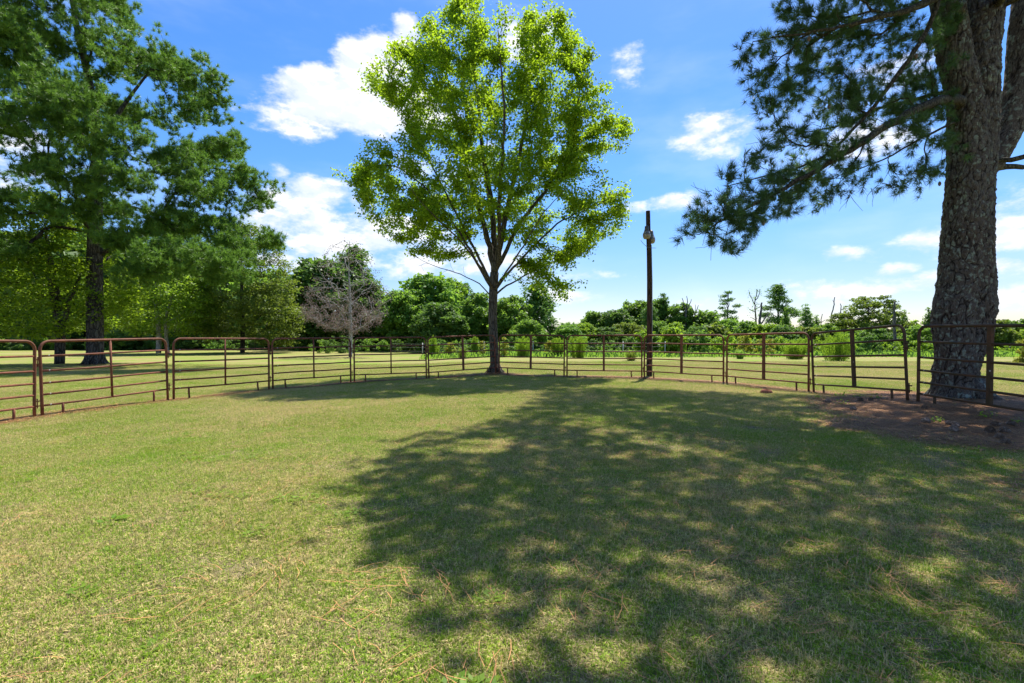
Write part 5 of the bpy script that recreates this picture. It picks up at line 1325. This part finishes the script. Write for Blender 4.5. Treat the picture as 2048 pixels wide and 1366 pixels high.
# ------------------------------------------------------------------ far wire fence
def wire_fence():
    d = 57.; pxs = [782, 845, 900, 957, 968, 1066, 1165, 1246, 1330]; root = thing('wire_fence', (P(782, 700, d)[0], d, 0), 'old wire fence with pale thin posts along the wood edge', 'fence'); o0 = np.array([P(782, 700, d)[0], d, 0]); tops = []
    for k, px in enumerate(pxs):
        dd = d if px < 1200 else 50.; p = P(px, 700, dd); p[2] = float(gz(p[0], p[1])); h = 1.5
        MB().tube([p - o0 - [0, 0, .1], p - o0 + [.01 * (k % 3), 0, h]], .05, 6).obj('post', M['post'], root); tops.append(p - o0)
    for z in (.5, .95, 1.35):
        MB().tube([t + [0, 0, z + .02 * ((i + int(z * 10)) % 2)] for i, t in enumerate(tops)], .009, 3, caps=False).obj('wire', M['wire'], root)


wire_fence()


# ------------------------------------------------------------------ buildings glimpsed behind the left wood
def house(x0, x1, d, h, label, depth=8.):
    root = thing('house', ((x0 + x1) / 2, d, 0), label, 'house'); L = (x1 - x0) / 2
    MB().box([0, depth / 2, h / 2], [L, depth / 2, h / 2]).obj('wall', M['white'], root, False)
    mb = MB(); o = .4; mb.add([[-L - o, -o, h + .002], [L + o, -o, h + .002], [L + o, depth + o, h + .002], [-L - o, depth + o, h + .002], [-L - o, depth / 2, h + 1.6], [L + o, depth / 2, h + 1.6]], [[0, 1, 5, 4], [3, 4, 5, 2], [0, 3, 2, 1]], [[0, 4, 3], [1, 2, 5]]); mb.obj('roof', M['redroof'], root, False)
    n = max(2, int(L / 2.2))
    for k in range(n):
        xx = -L + (k + .5) * 2 * L / n
        if k == n // 2:
            MB().box([xx, -.03, 1.05], [.48, .03, 1.05]).obj('door', M['redroof'], root, False); continue
        f = MB().box([xx, -.03, h * .58], [.62, .04, .55]).obj('window', M['white'], root, False); MB().box([xx, -.075, h * .58], [.52, .006, .45]).obj('pane', M['pane'], f, False)


house(-106, -76, 104, 2.7, 'long low white house with red roof glimpsed under the left trees')
house(-47.5, -42, 101, 2.4, 'small white shed glimpsed between olive tree and bare tree', 5.)


# ------------------------------------------------------------------ small things on the ground
def cone_mesh():
    mb = MB(); rr = np.random.default_rng(2)
    prof = [(.004, -.05), (.022, -.045), (.036, -.02), (.036, .01), (.022, .04), (.004, .055)]
    mb.lathe([0, 0, 0], [(r * .6, z) for r, z in prof], 8)
    for k in range(46):
        t = k / 46; z = -.045 + .095 * t; a = k * 2.4; r0 = np.interp(z, [-.05, -.02, .01, .055], [.012, .024, .022, .004]); r1 = np.interp(z, [-.05, -.02, .01, .055], [.026, .048, .046, .012])
        u = np.array([math.cos(a), math.sin(a), 0]); s = np.array([-math.sin(a), math.cos(a), 0]) * .013
        b = u * r0 + [0, 0, z]; e = u * r1 + [0, 0, z + .014]; mb.add([b - s * .4, b + s * .4, e + s, e - s, e + [0, 0, .006] + u * .004], [[0, 1, 2, 3]], [[3, 2, 4]])
    return mb.mesh('pine_cone', M['cone'], False)


cm = cone_mesh()
CON = [(1655, 803, 'dark pine cone at the litter edge under the left foot of the tilted panel'), (1707, 818, 'dark pine cone lying alone below the tilted panel centre'), (1722, 800, 'pine cone right under the tilted panel'), (1742, 799, 'pine cone beside the right foot of the tilted panel'),
       (1849, 815, 'pine cone in the litter directly before the near panel post'), (1852, 843, 'dark pine cone left of the cone pair in the litter'), (1899, 847, 'left cone of the close pair in the middle of the litter'), (1912, 850, 'right cone of the close pair in the middle of the litter'), (1908, 860, 'pine cone just below the close pair of cones'),
       (1992, 849, 'upper left cone of the cluster near the right edge'), (2022, 848, 'upper right cone of the cluster near the right edge'), (1981, 862, 'left cone of the cluster near the right edge'), (2012, 862, 'middle cone of the cluster near the right edge'), (1997, 873, 'lower cone of the cluster near the right edge'), (2008, 884, 'pale weathered cone at the bottom of the right-edge cluster')]
for k, (px, py, lab) in enumerate(CON):
    d = 8.
    for _ in range(12):
        X_ = (px - 1024) / FPX * d; d = (EYE - float(gz(X_, d)) - .05) * FPX / (py - 683)
    X_ = (px - 1024) / FPX * d; o = bpy.data.objects.new('pine_cone', cm); COL.objects.link(o); s = random.uniform(1.05, 1.4)
    o.location = (X_, d, float(gz(X_, d)) + .045 * s); o.rotation_euler = (random.uniform(1.2, 1.9), random.uniform(-.3, .3), random.uniform(0, 6.28)); o.scale = (s, s, s); tag(o, lab, 'pine cone', 'pine cones on the needle litter')


def sprout(px, py, label, seed, size=.1):
    d = 8.
    for _ in range(12): X_ = (px - 1024) / FPX * d; d = (EYE - float(gz(X_, d)) - .03) * FPX / (py - 683)
    X_ = (px - 1024) / FPX * d; rr = np.random.default_rng(seed); n = 34; C = rr.normal(0, size * .6, (n, 3)); C[:, 2] = np.abs(C[:, 2]) * .8 + .015
    me = leaves_mesh('seedling', C, rr, size * .5, M['leaf_bright'], .8, .2, .7, -.1); o = link('seedling', me); o.location = (X_, d, float(gz(X_, d))); tag(o, label, 'seedling')


for k, a in enumerate([(1680, 792, 'green seedling behind the left foot of the tilted panel'), (1715, 793, 'bright green seedling at the centre of the tilted panel foot line'), (1757, 796, 'green seedling near the right foot of the tilted panel'), (1686, 808, 'small green seedling beside the lone cone'), (1640, 797, 'green sprig at the left edge of the litter'),
                       (1877, 843, 'small green seedling among the cones in the litter'), (1972, 833, 'small green seedling under the near panel rail'), (2042, 846, 'yellow-green seedling at the right edge of the litter')]): sprout(a[0], a[1], a[2], k, .11)
# reddish clod by the fence
mb = MB(); rr = np.random.default_rng(4); th = np.linspace(0, np.pi, 8); ph = np.linspace(0, 2 * np.pi, 13)[:-1]
pr = [(math.sin(t) * .16, math.cos(t) * .09) for t in th]; mb.lathe([0, 0, .05], pr, 12); V = np.vstack(mb.V); V += rr.normal(0, .012, V.shape); mb.V = [V]
o = mb.obj('earth_clod', M['clod'], None); X_ = P(1532, 788, 13.7)[0]; o.location = (X_, 13.7, float(gz(X_, 13.7))); tag(o, 'reddish earth clod lying where the grass meets the needle litter', 'clod')
print('objects', len(bpy.data.objects), 'tris', sum(sum(max(0, p) for p in [len(m_.loop_triangles) or (len(m_.loops) - 2 * len(m_.polygons))]) for m_ in bpy.data.meshes))
